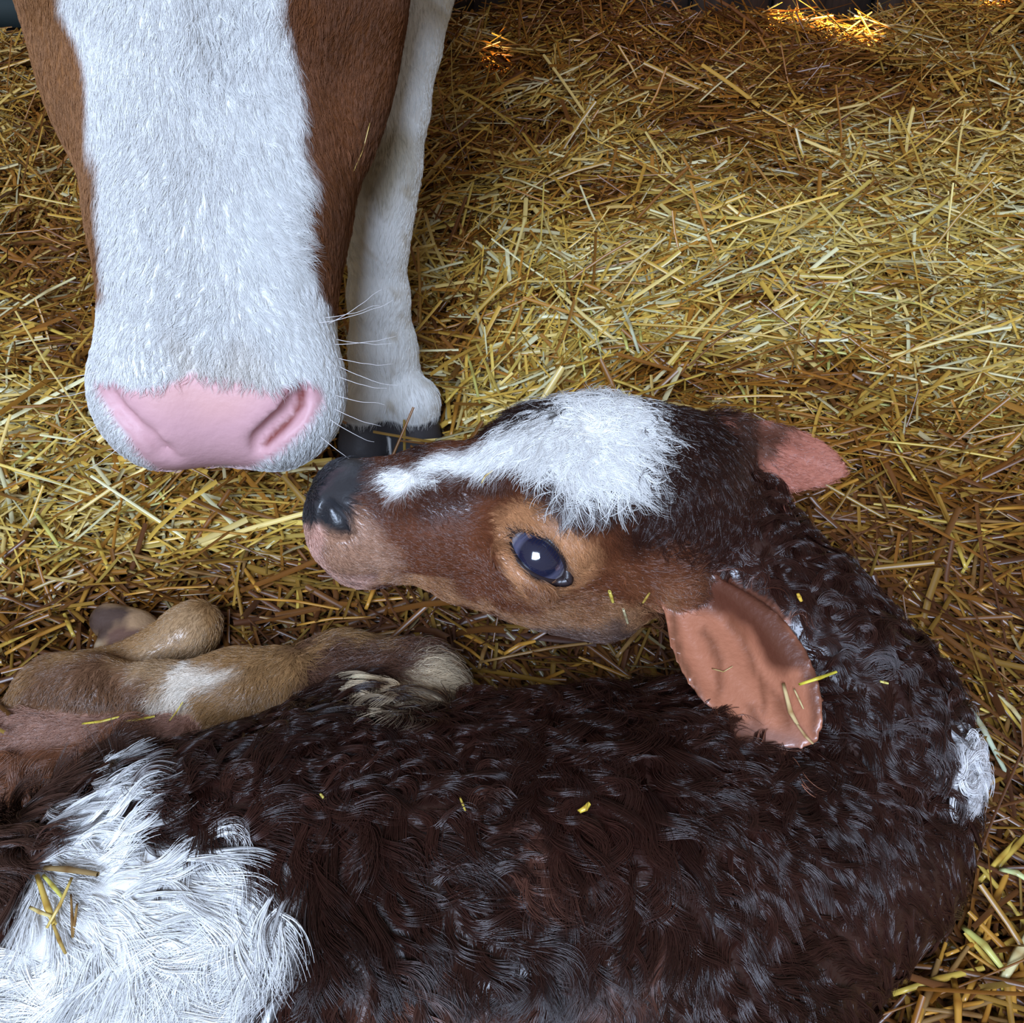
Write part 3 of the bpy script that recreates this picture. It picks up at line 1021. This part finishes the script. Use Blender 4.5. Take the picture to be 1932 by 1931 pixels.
make_fur('fur', cow_body, ccol, cq, 36000, [(730, 100, .05, 1, .008, .3, .1), (720, 500, 0, 1, .007, .3, .1), (690, 720, -.2, 1, .009, .35, .1), (780, 740, .3, 1, .009, .35, .1), (740, 800, 0, 1, .012, .3, .2)],
         dry_fur, leg_w, 5.0, .3, .2, .00017, .12, .2, 22, 5)
# whiskers on the cow's muzzle
def whiskers(name, body, starts, mat, parent, org, col, r=.00022):
    pts, r2 = [], random.Random(9)
    for (px, py, dx, dy, L) in starts:
        h, d = body.hit(px, py)
        if h is None:
            continue
        e = P(px + dx, py + dy, d) - h
        dr = unit(e + np.array([0, 0, 1e-6]))
        q = []
        for j in range(8):
            t = j / 7
            q.append(h + dr * L * t + np.array([0, -.25 * L * t * (1 - .3 * t), r2.uniform(.1, .16) * L * t * t]) - org)
        pts.append(q)
    pts = np.array(pts)
    return hair_obj(name, pts, np.tile(np.array(col), (len(pts), 1)), np.full(len(pts), r), r * .3, mat, parent)
ws = [(610, 600, 90, -20, .045), (618, 612, 80, -50, .05), (600, 610, 110, -30, .06), (628, 650, 90, -12, .05), (632, 640, 100, 8, .045), (634, 675, 80, 10, .045), (636, 690, 90, 30, .05),
      (636, 710, 80, 20, .04), (630, 745, 70, 12, .04), (628, 770, 70, 25, .04), (620, 790, 60, 30, .04), (600, 820, 60, 40, .04), (190, 700, -60, 10, .035), (188, 730, -60, 15, .035),
      (200, 790, -50, 30, .035), (230, 840, -40, 30, .03)]
whiskers('whiskers', cow, ws, plain('whisker', (.75, .70, .68), .4), cow_root, CR, (.7, .68, .66))

# calf: short sleek hair on the cheek, curls on forehead and poll, long wet locks on the trunk
nose = poly_mask(kpx, [(675, 855), (690, 870), (670, 920), (652, 960), (660, 1005), (625, 1008), (595, 995), (590, 950), (610, 900), (640, 865)], 6)
eyem = poly_mask(kpx, [(948, 990), (990, 992), (1035, 1008), (1070, 1055), (1076, 1090), (1042, 1102), (1000, 1090), (968, 1054)], 3)
head_w = (isH * 1.0 + (klab == 9) * .35) * (1 - nose) * (1 - eyem)
head_guides = [(640, 1030, .5, .7, .004, .4, .1), (700, 1060, 1, .3, .006, .35, .2), (690, 900, .9, -.1, .006, .3, .2), (740, 910, -.9, .15, .014, .35, .2), (850, 885, -1, .05, .016, .35, .3), (950, 850, -.9, .25, .020, .4, .5),
               (1050, 800, -.5, .6, .024, .5, .9), (1120, 770, .2, -.6, .026, .6, 1.2), (1180, 810, .4, .8, .028, .55, 1.1), (1150, 880, .1, 1, .026, .45, .7), (1090, 910, -.3, 1, .024, .35, .4),
               (960, 780, -.6, -.3, .014, .3, .3), (1240, 840, .6, .5, .024, .55, 1.5), (1300, 860, .6, .7, .026, .55, 1.6), (1340, 960, .4, .8, .024, .5, 1.2), (1240, 960, .5, .8, .020, .4, .7), (1150, 960, .6, .7, .014, .3, .3),
               (800, 930, 1, .2, .010, .3, .5), (800, 1000, 1, .3, .008, .25, .4), (880, 1060, 1, .3, .006, .2, .2), (900, 960, 1, .1, .010, .25, .3), (1000, 930, 1, .3, .013, .25, .3),
               (1060, 1000, .8, .6, .006, .3, .2), (960, 1080, .7, .7, .006, .3, .2), (1090, 1080, .9, .4, .009, .3, .3), (820, 1120, .8, .6, .010, .45, .6), (950, 1150, .7, .8, .013, .5, .7), (1100, 1150, .6, .8, .014, .5, .7),
               (1200, 1150, .4, .9, .013, .5, .6), (1200, 1060, .8, .5, .012, .35, .4), (1320, 1060, .8, .5, .018, .45, .8), (1450, 830, 1, .2, .007, .3, .2), (1540, 860, 1, .2, .005, .3, .1)]
crown = poly_mask(kpx, [(930, 830), (990, 740), (1150, 720), (1400, 740), (1460, 900), (1440, 1060), (1330, 1060), (1240, 990), (1130, 945), (1080, 950), (1050, 880)], 15)
make_fur('fur', calf_body, kcol, kq, 46000, head_guides, wet_fur, head_w * (1 - crown), 4.5, .92, .45, .00018, .22, .28, 23, 7, .7)
crown_guides = [(g[0], g[1], g[2], g[3], g[4] * 1.45, g[5] * .3 + .04, g[6] * .9 + .35) for g in head_guides]
make_fur('fur', calf_body, kcol, kq, 30000, crown_guides, wet_fur, head_w * crown, 9.0, .97, .6, .00021, .38, .28, 26, 12, .34, .02)
body_w = ((isB | isN) * 1.0 + (klab == 7) * 1.0 + (klab == 6) * .5)
body_guides = [(350, 1500, .8, .7, .034, .4, .9), (300, 1560, .3, 1, .032, .4, .7), (450, 1430, .9, .1, .030, .4, .9), (600, 1450, 1, .1, .034, .4, .9), (700, 1380, .3, .9, .032, .5, .9), (760, 1300, -.5, .8, .034, .6, .5),
               (800, 1540, .95, .4, .036, .35, .7), (900, 1480, 1, .3, .036, .4, .8), (1000, 1580, .5, .9, .036, .3, .4), (1000, 1400, .1, 1, .038, .45, .7), (1060, 1350, -.2, .9, .036, .6, .8), (1150, 1420, -.4, .9, .038, .5, .9),
               (1200, 1520, .1, 1, .036, .4, .6), (1300, 1640, .2, 1, .034, .35, .5), (1260, 1450, .5, .8, .036, .5, .9), (1430, 1480, .8, .5, .034, .45, .8), (1550, 1560, .7, .7, .030, .35, .6), (1480, 1720, .5, .9, .022, .3, .3), (1620, 1740, .5, .8, .012, .25, .2),
               (1760, 1640, .4, .9, .007, .2, .1), (1740, 1480, .7, .6, .026, .4, .6), (1800, 1420, .6, .4, .032, .5, 1.0), (1690, 1260, .6, .8, .026, .4, .7), (1600, 1220, .5, .9, .026, .4, .8), (1500, 1060, .7, .7, .024, .4, .8),
               (1400, 980, .6, .8, .024, .5, 1.1), (1420, 1120, .4, .9, .024, .4, .7), (1100, 1750, .2, 1, .032, .35, .5), (900, 1700, .7, .8, .034, .35, .6), (950, 1860, -.2, 1, .024, .35, .5), (1200, 1860, .3, .9, .020, .3, .4),
               (700, 1750, .4, .9, .034, .35, .4), (620, 1850, -.4, .9, .026, .35, .5), (560, 1640, .45, .9, .040, .35, .2), (480, 1650, .6, .8, .038, .35, .25), (350, 1660, .95, .3, .034, .3, .2), (200, 1600, .8, .3, .032, .4, .4),
               (200, 1520, .5, -.7, .034, .5, .4), (150, 1720, .4, .9, .020, .25, .2), (300, 1740, .9, .35, .026, .25, .2), (450, 1730, .9, -.2, .034, .35, .2), (420, 1790, -.8, .55, .036, .35, .2), (200, 1830, -.9, .5, .038, .35, .2),
               (60, 1880, -1, .35, .038, .35, .2), (400, 1890, -.6, .8, .034, .35, .2), (40, 1680, .1, 1, .026, .35, .3), (20, 1600, .3, -.9, .030, .6, .4)]
body_guides = [(g[0], g[1], g[2], g[3], g[4] * 1.25, g[5], g[6] * 1.35) for g in body_guides]
make_fur('fur', calf_body, kcol, kq, 135000, body_guides, wet_fur, body_w, 12.0, .96, .8, .00026, .24, .40, 24, 11, .38, .04)
leg_w2 = ((klab == 3) * 1.0 + (klab == 5) * 1.0 + (klab == 4) * .0)
make_fur('fur', calf_body, kcol, kq, 34000, [(780, 1250, .8, -.3, .030, .6, .4), (760, 1310, -.3, .9, .030, .6, .4), (640, 1240, .6, .2, .022, .45, .6), (500, 1290, -.3, .7, .016, .35, .5), (400, 1290, -.9, .4, .016, .35, .3), (300, 1300, -.6, .6, .016, .4, .4),
         (200, 1300, .1, 1, .016, .3, .3), (120, 1300, -.2, 1, .012, .3, .3), (100, 1380, -.9, .3, .016, .3, .5), (200, 1420, -.9, .4, .016, .3, .5), (350, 1180, -.5, .8, .004, .3, .1), (250, 1250, -.7, .6, .004, .3, .1), (200, 1180, -.7, .6, .003, .3, .1)],
         wet_fur, leg_w2, 6.0, .7, .35, .00020, .25, .28, 25, 6)
# lashes
lp = []
for j in range(26):
    t = -1 + 2 * j / 25
    b0 = eh + slit * .021 * t + lidn * (-.0135 * (1 - t * t) ** .5 if (lidn @ np.array([0, -SP, -CP])) > 0 else .0135 * (1 - t * t) ** .5) - vdir * .004
    up = -lidn if (lidn @ np.array([0, -SP, -CP])) > 0 else lidn
    lp.append([b0 + (-vdir * (.012 * q) - up * (.010 * q * q) + slit * t * .004 * q) - KO for q in np.linspace(0, 1, 6)])
hair_obj('eyelashes', np.array(lp), np.tile(np.array((.03, .02, .02)), (26, 1)), np.full(26, .00022), .00006, dry_fur, calf_root)

# ------------------------------------------------------------------ straw bedding
def straw_mat():
    m, nt, b = newmat('straw')
    a = nt.nodes.new('ShaderNodeAttribute')
    a.attribute_name = 'col'
    nt.links.new(a.outputs['Color'], b.inputs['Base Color'])
    b.inputs['Roughness'].default_value = .36
    b.inputs['Specular IOR Level'].default_value = .6
    return m
straw = straw_mat()

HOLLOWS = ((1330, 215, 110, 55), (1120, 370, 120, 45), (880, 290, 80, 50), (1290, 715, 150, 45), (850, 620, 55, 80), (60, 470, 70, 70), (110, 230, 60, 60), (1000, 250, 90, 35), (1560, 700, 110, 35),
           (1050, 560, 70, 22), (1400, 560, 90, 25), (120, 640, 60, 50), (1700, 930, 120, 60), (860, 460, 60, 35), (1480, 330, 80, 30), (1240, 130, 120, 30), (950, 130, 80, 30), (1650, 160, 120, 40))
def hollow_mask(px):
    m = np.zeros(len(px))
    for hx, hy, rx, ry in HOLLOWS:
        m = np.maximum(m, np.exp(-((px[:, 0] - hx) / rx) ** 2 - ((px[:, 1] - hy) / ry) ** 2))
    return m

def straw_colour(p, n, r, low_shade=0.0):
    """golden, pale, greenish and brown stalks; damp plus painted shade around the calf, in hollows and deep layers"""
    base = np.array([(.68, .43, .075), (.78, .59, .20), (.64, .46, .10), (.46, .21, .028), (.74, .69, .40), (.28, .120, .018)])
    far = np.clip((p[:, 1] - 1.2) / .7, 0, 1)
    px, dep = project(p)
    wet = np.clip(1.35 - np.hypot((p[:, 0] - .0) / .66, (p[:, 1] - .44) / .28), 0, 1)  # damp straw, with the shade between head and trunk painted in
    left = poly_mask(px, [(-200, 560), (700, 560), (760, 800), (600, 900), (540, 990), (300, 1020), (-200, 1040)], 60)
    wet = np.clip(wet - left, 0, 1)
    right = poly_mask(px, [(1280, 720), (1932, 800), (2200, 1000), (2200, 2100), (1400, 2100), (1500, 1200), (1280, 900)], 120)  # shade beside the neck and back, painted into the straw
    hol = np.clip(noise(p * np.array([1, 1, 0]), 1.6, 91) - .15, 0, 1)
    pit_shade = hollow_mask(px)  # shade of the hollows, put into the straw colour
    dark = np.clip(low_shade + pit_shade + wet * 1.3 + .65 * right + .8 * hol + .42 * far, 0, 1)
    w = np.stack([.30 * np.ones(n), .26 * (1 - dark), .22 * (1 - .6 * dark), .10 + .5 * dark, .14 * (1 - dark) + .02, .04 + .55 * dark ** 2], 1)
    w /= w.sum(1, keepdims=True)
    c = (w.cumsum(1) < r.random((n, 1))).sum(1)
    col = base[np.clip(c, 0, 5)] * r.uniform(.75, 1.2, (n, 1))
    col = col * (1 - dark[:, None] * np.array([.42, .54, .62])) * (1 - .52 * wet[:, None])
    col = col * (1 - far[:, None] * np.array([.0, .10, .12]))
    return np.clip(col, .01, .9)

def straw_strips(p, yaw, pitch, L, wd, bend, r):
    """creased strips, four stations long: verts (n*12,3), quads"""
    n = len(p)
    t = np.stack([np.cos(yaw) * np.cos(pitch), np.sin(yaw) * np.cos(pitch), np.sin(pitch)], 1)
    roll = r.uniform(-.9, .9, n)
    up = np.array([0, 0, 1.0])
    s = np.cross(t, up)
    s /= np.linalg.norm(s, axis=1, keepdims=True)
    nn = np.cross(s, t)
    s, nn = s * np.cos(roll)[:, None] + nn * np.sin(roll)[:, None], nn * np.cos(roll)[:, None] - s * np.sin(roll)[:, None]
    flip = nn[:, 2] < 0
    nn[flip] *= -1
    V = np.empty((n, 4, 3, 3))
    bd = r.uniform(0, 6.28, n)
    bdir = s * np.cos(bd)[:, None] + nn * np.sin(bd)[:, None]
    for j, q in enumerate((-.5, -.17, .17, .5)):
        c = p + t * (L * q)[:, None] + bdir * (bend * L * (.25 - q * q) * 2)[:, None]
        for k, e in enumerate((-1, 0, 1)):
            V[:, j, k] = c + s * (wd * .5 * e)[:, None] + nn * (wd * (.42 if k == 1 else 0))[:, None]
    b = (np.arange(n) * 12)[:, None]
    f = np.array([[j * 3 + k, j * 3 + k + 1, j * 3 + k + 4, j * 3 + k + 3] for j in range(3) for k in range(2)])
    return V.reshape(-1, 3), (b[:, :, None] + f[None]).reshape(-1, 4)

def bedding(n, r):
    # spread over the visible ground and a margin around it
    y = -.16 + (WALL_Y + .12) * r.random(n * 3)
    hwid = (y * CP + .5) * .56 + .34
    keep = r.random(n * 3) < hwid / hwid.max()
    y, hwid = y[keep][:n], hwid[keep][:n]
    x = r.uniform(-1, 1, len(y)) * hwid
    n = len(y)
    z = hgt(x, y)
    lay = r.random(n)
    L = np.clip(r.lognormal(math.log(.062), .55, n), .018, .20)
    wd = np.clip(r.lognormal(math.log(.0031), .35, n), .0014, .0065)
    p = np.stack([x, y, z - .014 + .040 * lay], 1)
    tuft = noise(p * np.array([1, 1, 0]), 4.0, 45, 2)
    p[:, 2] += .020 * np.clip(tuft, -1, 1) * lay
    flow = 1.4 * noise(p * np.array([1, 1, 0]), .9, 41, 1)
    yaw = np.where(r.random(n) < .45, flow + .45 * r.normal(size=n), r.uniform(0, 6.28, n))
    pit = r.normal(0, .2, n)
    up = r.random(n) < .05
    pit = np.where(up, r.uniform(.3, .9, n), pit)
    p[:, 2] += np.abs(np.sin(pit)) * L * .35
    # none through the animals, the foot stands clear, none in the walls
    ok = (calf.at(p) > .004) & (cow.at(p) > .006)
    dv_ = np.stack([np.cos(yaw) * np.cos(pit), np.sin(yaw) * np.cos(pit), np.sin(pit)], 1) * L[:, None]
    for q_ in (-.48, -.25, .25, .48):
        ok &= (calf.at(p + dv_ * q_) > .002) & (cow.at(p + dv_ * q_) > .002)
    ok &= ~((hollow_mask(project(p)[0]) > r.uniform(.1, 1.0, n)) & (lay > .35))
    ok &= ~((np.hypot(p[:, 0] - foot[0], (p[:, 1] - foot[1] + .05) * .8) < .075) & (p[:, 2] > .004))
    ok &= p[:, 1] + np.abs(np.sin(yaw)) * L * .5 < WALL_Y - .012
    ok &= ~((p[:, 0] - L * .5 < -.87) & (p[:, 1] + np.abs(np.sin(yaw)) * L * .5 > WALL_Y - .14))
    # none lying over the calf's folded leg
    for i_ in np.nonzero(ok)[0]:
        e_, d_ = project(p[i_] + dv_[i_] * np.array([[-.45], [-.2], [.1], [.3], [.45]]))
        if e_[:, 0].min() < 480 and e_[:, 0].max() > 90 and 1080 < e_[:, 1].max() and e_[:, 1].min() < 1300:
            for (u_, w_), dd_ in zip(e_, d_):
                h_, hd_ = calf.hit(u_, w_)
                if h_ is not None and hd_ > dd_:
                    ok[i_] = False
                    break
    p, yaw, pit, L, wd = p[ok], yaw[ok], pit[ok], L[ok], wd[ok]
    n = len(p)
    v, f = straw_strips(p, yaw, pit, L, wd, r.uniform(0, .12, n), r)
    c = np.repeat(straw_colour(p, n, r, .9 * (1 - lay[ok]) ** 2), 12, 0)  # deep strips: older brown straw, with the shade of the gaps painted in
    return v, f, c
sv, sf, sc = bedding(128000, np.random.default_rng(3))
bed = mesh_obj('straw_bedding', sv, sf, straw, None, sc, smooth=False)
tag(bed, 'deep loose golden straw bedding covering the barn floor', 'straw', None, 'stuff')

# ------------------------------------------------------------------ single stalks
def stalk_mesh(path, r, col, name, split=0.0, sides=6):
    """a hollow straw along a short path, a little flattened, with a swollen node"""
    path = np.asarray(path, float)
    m = 7
    t = np.linspace(0, 1, m)
    seg = np.linspace(0, 1, len(path))
    c = np.stack([np.interp(t, seg, path[:, i]) for i in range(3)], 1)
    tg = unit(path[-1] - path[0])
    s_ = unit(np.cross(tg, (.1, .2, 1.0)))
    n_ = np.cross(s_, tg)
    prof = np.array([.86, .92, 1.0, 1.22, 1.0, .95, .8])
    v = []
    for j in range(m):
        for i in range(sides):
            a_ = 2 * math.pi * i / sides
            v.append(c[j] + r * prof[j] * (math.cos(a_) * s_ + .7 * math.sin(a_) * n_))
    f = [[j * sides + i, j * sides + (i + 1) % sides, (j + 1) * sides + (i + 1) % sides, (j + 1) * sides + i] for j in range(m - 1) for i in range(sides)]
    base = len(v)
    for j in (0, m - 1):      # open hollow ends, dark inside
        for i in range(sides):
            v.append(c[j] + (v[j * sides + i] - c[j]) * .6 + (tg if j == 0 else -tg) * r * .8)
    for e, j in ((0, 0), (1, m - 1)):
        for i in range(sides):
            f.append([j * sides + i, base + e * sides + i, base + e * sides + (i + 1) % sides, j * sides + (i + 1) % sides])
    cc = np.tile(np.asarray(col, float), (len(v), 1))
    cc[3 * sides:4 * sides] *= np.array([.62, .5, .4])
    cc[base:] *= .35
    return np.array(v), np.array(f), cc

def stalk(path, r, col, label, group=None, name='straw_stalk'):
    path = np.asarray(path, float)
    o0 = path.mean(0)
    v, f, cc = stalk_mesh(path - o0, r, col, name)
    o = mesh_obj(name, v, f, straw, None, cc)
    o.location = o0
    return tag(o, label, 'straw', group)

CAMP = np.array([0, 0, CAM_H])
GOLD, PALE, GREEN, BROWN, ORANGE = (.66, .45, .08), (.76, .66, .34), (.62, .58, .16), (.30, .16, .05), (.50, .24, .035)
def on_ground(px, py, lift=.030):
    q = PZ(px, py, .02)
    for _ in range(3):
        q = PZ(px, py, float(hgt(q[0], q[1])) + lift)
    return q
def on_body(body, px, py, off):
    h, d = body.hit(px, py)
    return None if h is None else h + unit(CAMP - h) * off
def hue_word(c):
    return {GOLD: 'golden', PALE: 'pale cream', GREEN: 'yellow-green', BROWN: 'dark brown', ORANGE: 'orange-brown'}.get(tuple(c), 'grey-green')
def stalk_words(pts, hue, size):
    (x_, y_), _ = project(np.asarray(pts)[1])
    if x_ < 700 and y_ < 990:
        place = "around and below the cow's muzzle"
    elif x_ < 1000 and y_ < 990:
        place = "beside the cow's white foreleg"
    elif x_ < 1150 and y_ < 1400:
        place = "between the calf's chin and folded hind leg"
    elif y_ < 800:
        place = 'on the open bedding beyond the calf ears'
    elif y_ < 1250:
        place = "beside the outer curve of the calf's neck"
    else:
        place = "beside the calf's chest and back"
    return f'{size} {hue} straw stalk lying loose {place}', f'{size} {hue} stalks {place}'
# stalks that stand out on the bedding
big = [((1805, 1300), (1900, 1462), .0026, (.60, .66, .46)), ((1872, 1304), (1945, 1385), .0022, PALE), ((1815, 1748), (1893, 1830), .0030, GREEN), ((1888, 1856), (1945, 1755), .0034, PALE), ((1800, 1850), (1808, 1945), .0028, ORANGE),
       ((1618, 700), (1800, 735), .0024, PALE), ((1740, 690), (1945, 720), .0024, PALE), ((1640, 830), (1900, 868), .0020, GOLD), ((1760, 640), (1932, 655), .0022, PALE), ((1170, 570), (1205, 665), .0026, (.72, .74, .50)),
       ((1090, 790), (1330, 705), .0018, GOLD), ((930, 330), (1035, 362), .0022, PALE), ((1010, 455), (1110, 515), .0026, PALE), ((1360, 975), (1640, 1090), .0022, ORANGE), ((1650, 1075), (1932, 1170), .0020, ORANGE),
       ((1700, 1190), (1790, 1240), .0020, ORANGE), ((1830, 1265), (1945, 1400), .0018, GOLD), ((1885, 1640), (1945, 1665), .0026, (.62, .66, .30)), ((1740, 1745), (1790, 1765), .0026, ORANGE), ((1640, 1910), (1710, 1850), .0030, ORANGE),
       ((60, 960), (112, 1032), .0022, GREEN), ((15, 690), (165, 720), .0026, GOLD), ((20, 600), (140, 640), .0030, GOLD), ((520, 895), (640, 885), .0026, PALE), ((440, 1050), (560, 985), .0018, GOLD), ((300, 1000), (470, 1010), .0018, ORANGE),
       ((880, 660), (905, 760), .0020, GREEN), ((840, 760), (905, 700), .0022, GOLD), ((1015, 720), (1085, 690), .0024, PALE), ((1275, 560), (1430, 600), .0020, GOLD), ((560, 1180), (700, 1165), .0016, ORANGE), ((480, 1130), (640, 1150), .0016, ORANGE),
       ((690, 1150), (720, 1090), .0022, ORANGE), ((410, 1210), (450, 1130), .0018, GOLD), ((0, 1330), (60, 1290), .0022, GREEN), ((0, 1365), (40, 1300), .0020, GREEN), ((950, 1235), (1010, 1210), .0024, ORANGE), ((905, 1250), (1180, 1205), .0018, BROWN)]
for (a_, b_, r_, c_) in big:
    lift_ = .038
    p0, p1 = on_ground(*a_, lift_), on_ground(*b_, lift_ + .004)
    mid = (p0 + p1) / 2 + np.array([0, 0, .004])
    if min(calf.at(p0), calf.at(p1), calf.at(mid)) < .006:
        continue
    lb_, gr_ = stalk_words([p0, mid, p1], hue_word(c_), 'long')
    stalk([p0, mid, p1], r_ * .9, c_, lb_, gr_)
rs = random.Random(12)
cnt = 0
while cnt < 215:
    px_, py_ = rs.uniform(0, 1932), rs.uniform(520, 1931)
    q = on_ground(px_, py_, .032)
    if rs.random() > (.25 + .75 * (py_ - 520) / 1400):
        continue
    a_ = rs.uniform(0, math.pi)
    L_ = rs.uniform(.03, .085)
    dv = np.array([math.cos(a_), math.sin(a_), rs.uniform(-.12, .12)]) * L_ / 2
    pts = [q - dv, q + np.array([0, 0, rs.uniform(0, .004)]), q + dv]
    # seen, not under an animal
    hid = False
    for w_ in pts:
        (ppx, ppy), dd = project(w_)
        for bd in (calf, cow):
            h_, d_ = bd.hit(ppx, ppy)
            if (h_ is not None and d_ < dd + .06) or bd.at(w_) < .008:
                hid = True
    if hid:
        continue
    px1, _ = project(q)
    wet_shaded = math.hypot(q[0] / .66, (q[1] - .44) / .28) < 1.0 or (q[0] > .25 and q[1] < .8)  # damp near the calf, plus right-hand shade put into the stalk colour
    c0_ = rs.choice([ORANGE, ORANGE, GOLD, BROWN] if wet_shaded else [GOLD, PALE, GREEN, GOLD, ORANGE])
    nm_ = hue_word(c0_)
    k_ = rs.uniform(.75, 1.05)
    c_ = tuple(x_ * k_ for x_ in c0_)
    lb_, gr_ = stalk_words(pts, nm_, 'short')
    stalk(pts, rs.uniform(.0013, .0024), c_, lb_, gr_)
    cnt += 1
# bits of straw caught on the animals
bits = [(calf, [(1478, 1290), (1492, 1345), (1505, 1368)], .0028, (.62, .46, .22), 'flat pale straw piece stuck inside the drooping calf ear', .004),
        (calf, [(1500, 1362), (1520, 1390), (1534, 1404)], .0018, (.50, .34, .16), 'thin brown straw end at the tip of the drooping calf ear', .004),
        (calf, [(1498, 1300), (1516, 1338)], .0012, (.60, .46, .22), 'thin short straw beside the flat piece inside the calf ear', .004),
        (calf, [(1508, 1292), (1545, 1280), (1578, 1268)], .0022, (.70, .60, .06), 'bright yellow straw on the calf neck behind the drooping ear', .012),
        (calf, [(1343, 1262), (1365, 1268), (1382, 1258)], .0009, (.55, .40, .16), 'tiny curled straw sliver in the hollow of the calf ear', .003),
        (calf, [(1150, 1116), (1156, 1136)], .0030, (.70, .55, .10), 'stubby yellow straw chip on the calf jaw beside the eye', .006),
        (calf, [(1176, 1150), (1184, 1176), (1190, 1198)], .0022, (.55, .46, .26), 'grey yellow straw hanging from the calf jaw angle', .007),
        (calf, [(1212, 1140), (1225, 1120)], .0018, (.66, .46, .10), 'small golden straw chip below the calf ear root', .006),
        (calf, [(908, 912), (916, 898), (930, 888)], .0013, (.62, .48, .20), 'small bent straw on the calf face beside the white blaze', .006),
        (calf, [(1092, 1532), (1104, 1526), (1112, 1516)], .0030, (.70, .50, .06), 'curled golden chaff flake on the calf brown flank', .012),
        (calf, [(1505, 1120), (1512, 1135)], .0026, (.70, .45, .06), 'golden grain husk on the calf neck', .012),
        (calf, [(1660, 1286), (1676, 1290)], .0018, (.66, .58, .16), 'pale green chaff chip on the calf neck near the shoulder', .012),
        (calf, [(604, 1498), (612, 1508)], .0016, (.62, .52, .12), 'tiny yellow chip in the dark hair of the calf thigh', .012),
        (calf, [(868, 1505), (878, 1530)], .0013, (.60, .46, .08), 'thin golden sliver in the dark hair of the calf flank', .012),
        (calf, [(155, 1366), (190, 1362), (225, 1353)], .0020, (.66, .52, .06), 'yellow straw lying along the calf folded hind leg near the hock', .008),
        (calf, [(232, 1362), (262, 1358), (292, 1352)], .0020, (.66, .52, .06), 'yellow straw end to end with another on the calf hind leg', .008),
        (calf, [(320, 1360), (332, 1345), (345, 1325)], .0011, (.66, .52, .10), 'thin straw standing out from the calf shank', .010),
        (calf, [(84, 1638), (130, 1641), (185, 1650)], .0036, (.26, .17, .07), 'thick brown straw twig on the white calf hip', .012),
        (calf, [(70, 1652), (90, 1712), (103, 1745)], .0030, (.66, .46, .10), 'thick golden straw crossing others on the white calf hip', .013),
        (calf, [(82, 1652), (100, 1672), (118, 1694)], .0022, (.62, .58, .12), 'green yellow straw on the white calf hip', .012),
        (calf, [(136, 1656), (112, 1710), (88, 1752)], .0018, (.62, .45, .12), 'slanting thin straw crossing the golden one on white calf hip', .016),
        (calf, [(56, 1712), (76, 1722), (98, 1730)], .0020, (.66, .52, .20), 'short pale straw across the bundle on white calf hip', .016),
        (calf, [(98, 1738), (112, 1775), (124, 1800)], .0018, (.45, .30, .08), 'brown tipped straw at the foot of the hip bundle', .012),
        (calf, [(134, 1688), (136, 1730), (136, 1768)], .0013, (.24, .13, .04), 'thin dark brown straw splinter on the white calf hip', .012),
        (calf, [(146, 1705), (141, 1740), (137, 1770)], .0014, (.30, .17, .05), 'brown splinter forming a narrow V on the white calf hip', .012),
        (cow, [(698, 232), (684, 285), (664, 330)], .0009, (.62, .42, .12), 'thin straw stuck to the brown cheek of the cow', .004)]
for bd, pix, r_, c_, lb, off in bits:
    pts = [on_body(bd, *q, off) for q in pix]
    pts = [q for q in pts if q is not None]
    if len(pts) < 2:
        continue
    d0 = [np.linalg.norm(q - CAMP) for q in pts]
    if max(d0) - min(d0) > .06:      # fell off an edge: keep it at the near depth
        m_ = min(d0)
        pts = [CAMP + unit(q - CAMP) * min(dd, m_ + .02) for q, dd in zip(pts, d0)]
    stalk(pts, r_ * .55, c_, lb, None, 'straw_piece')
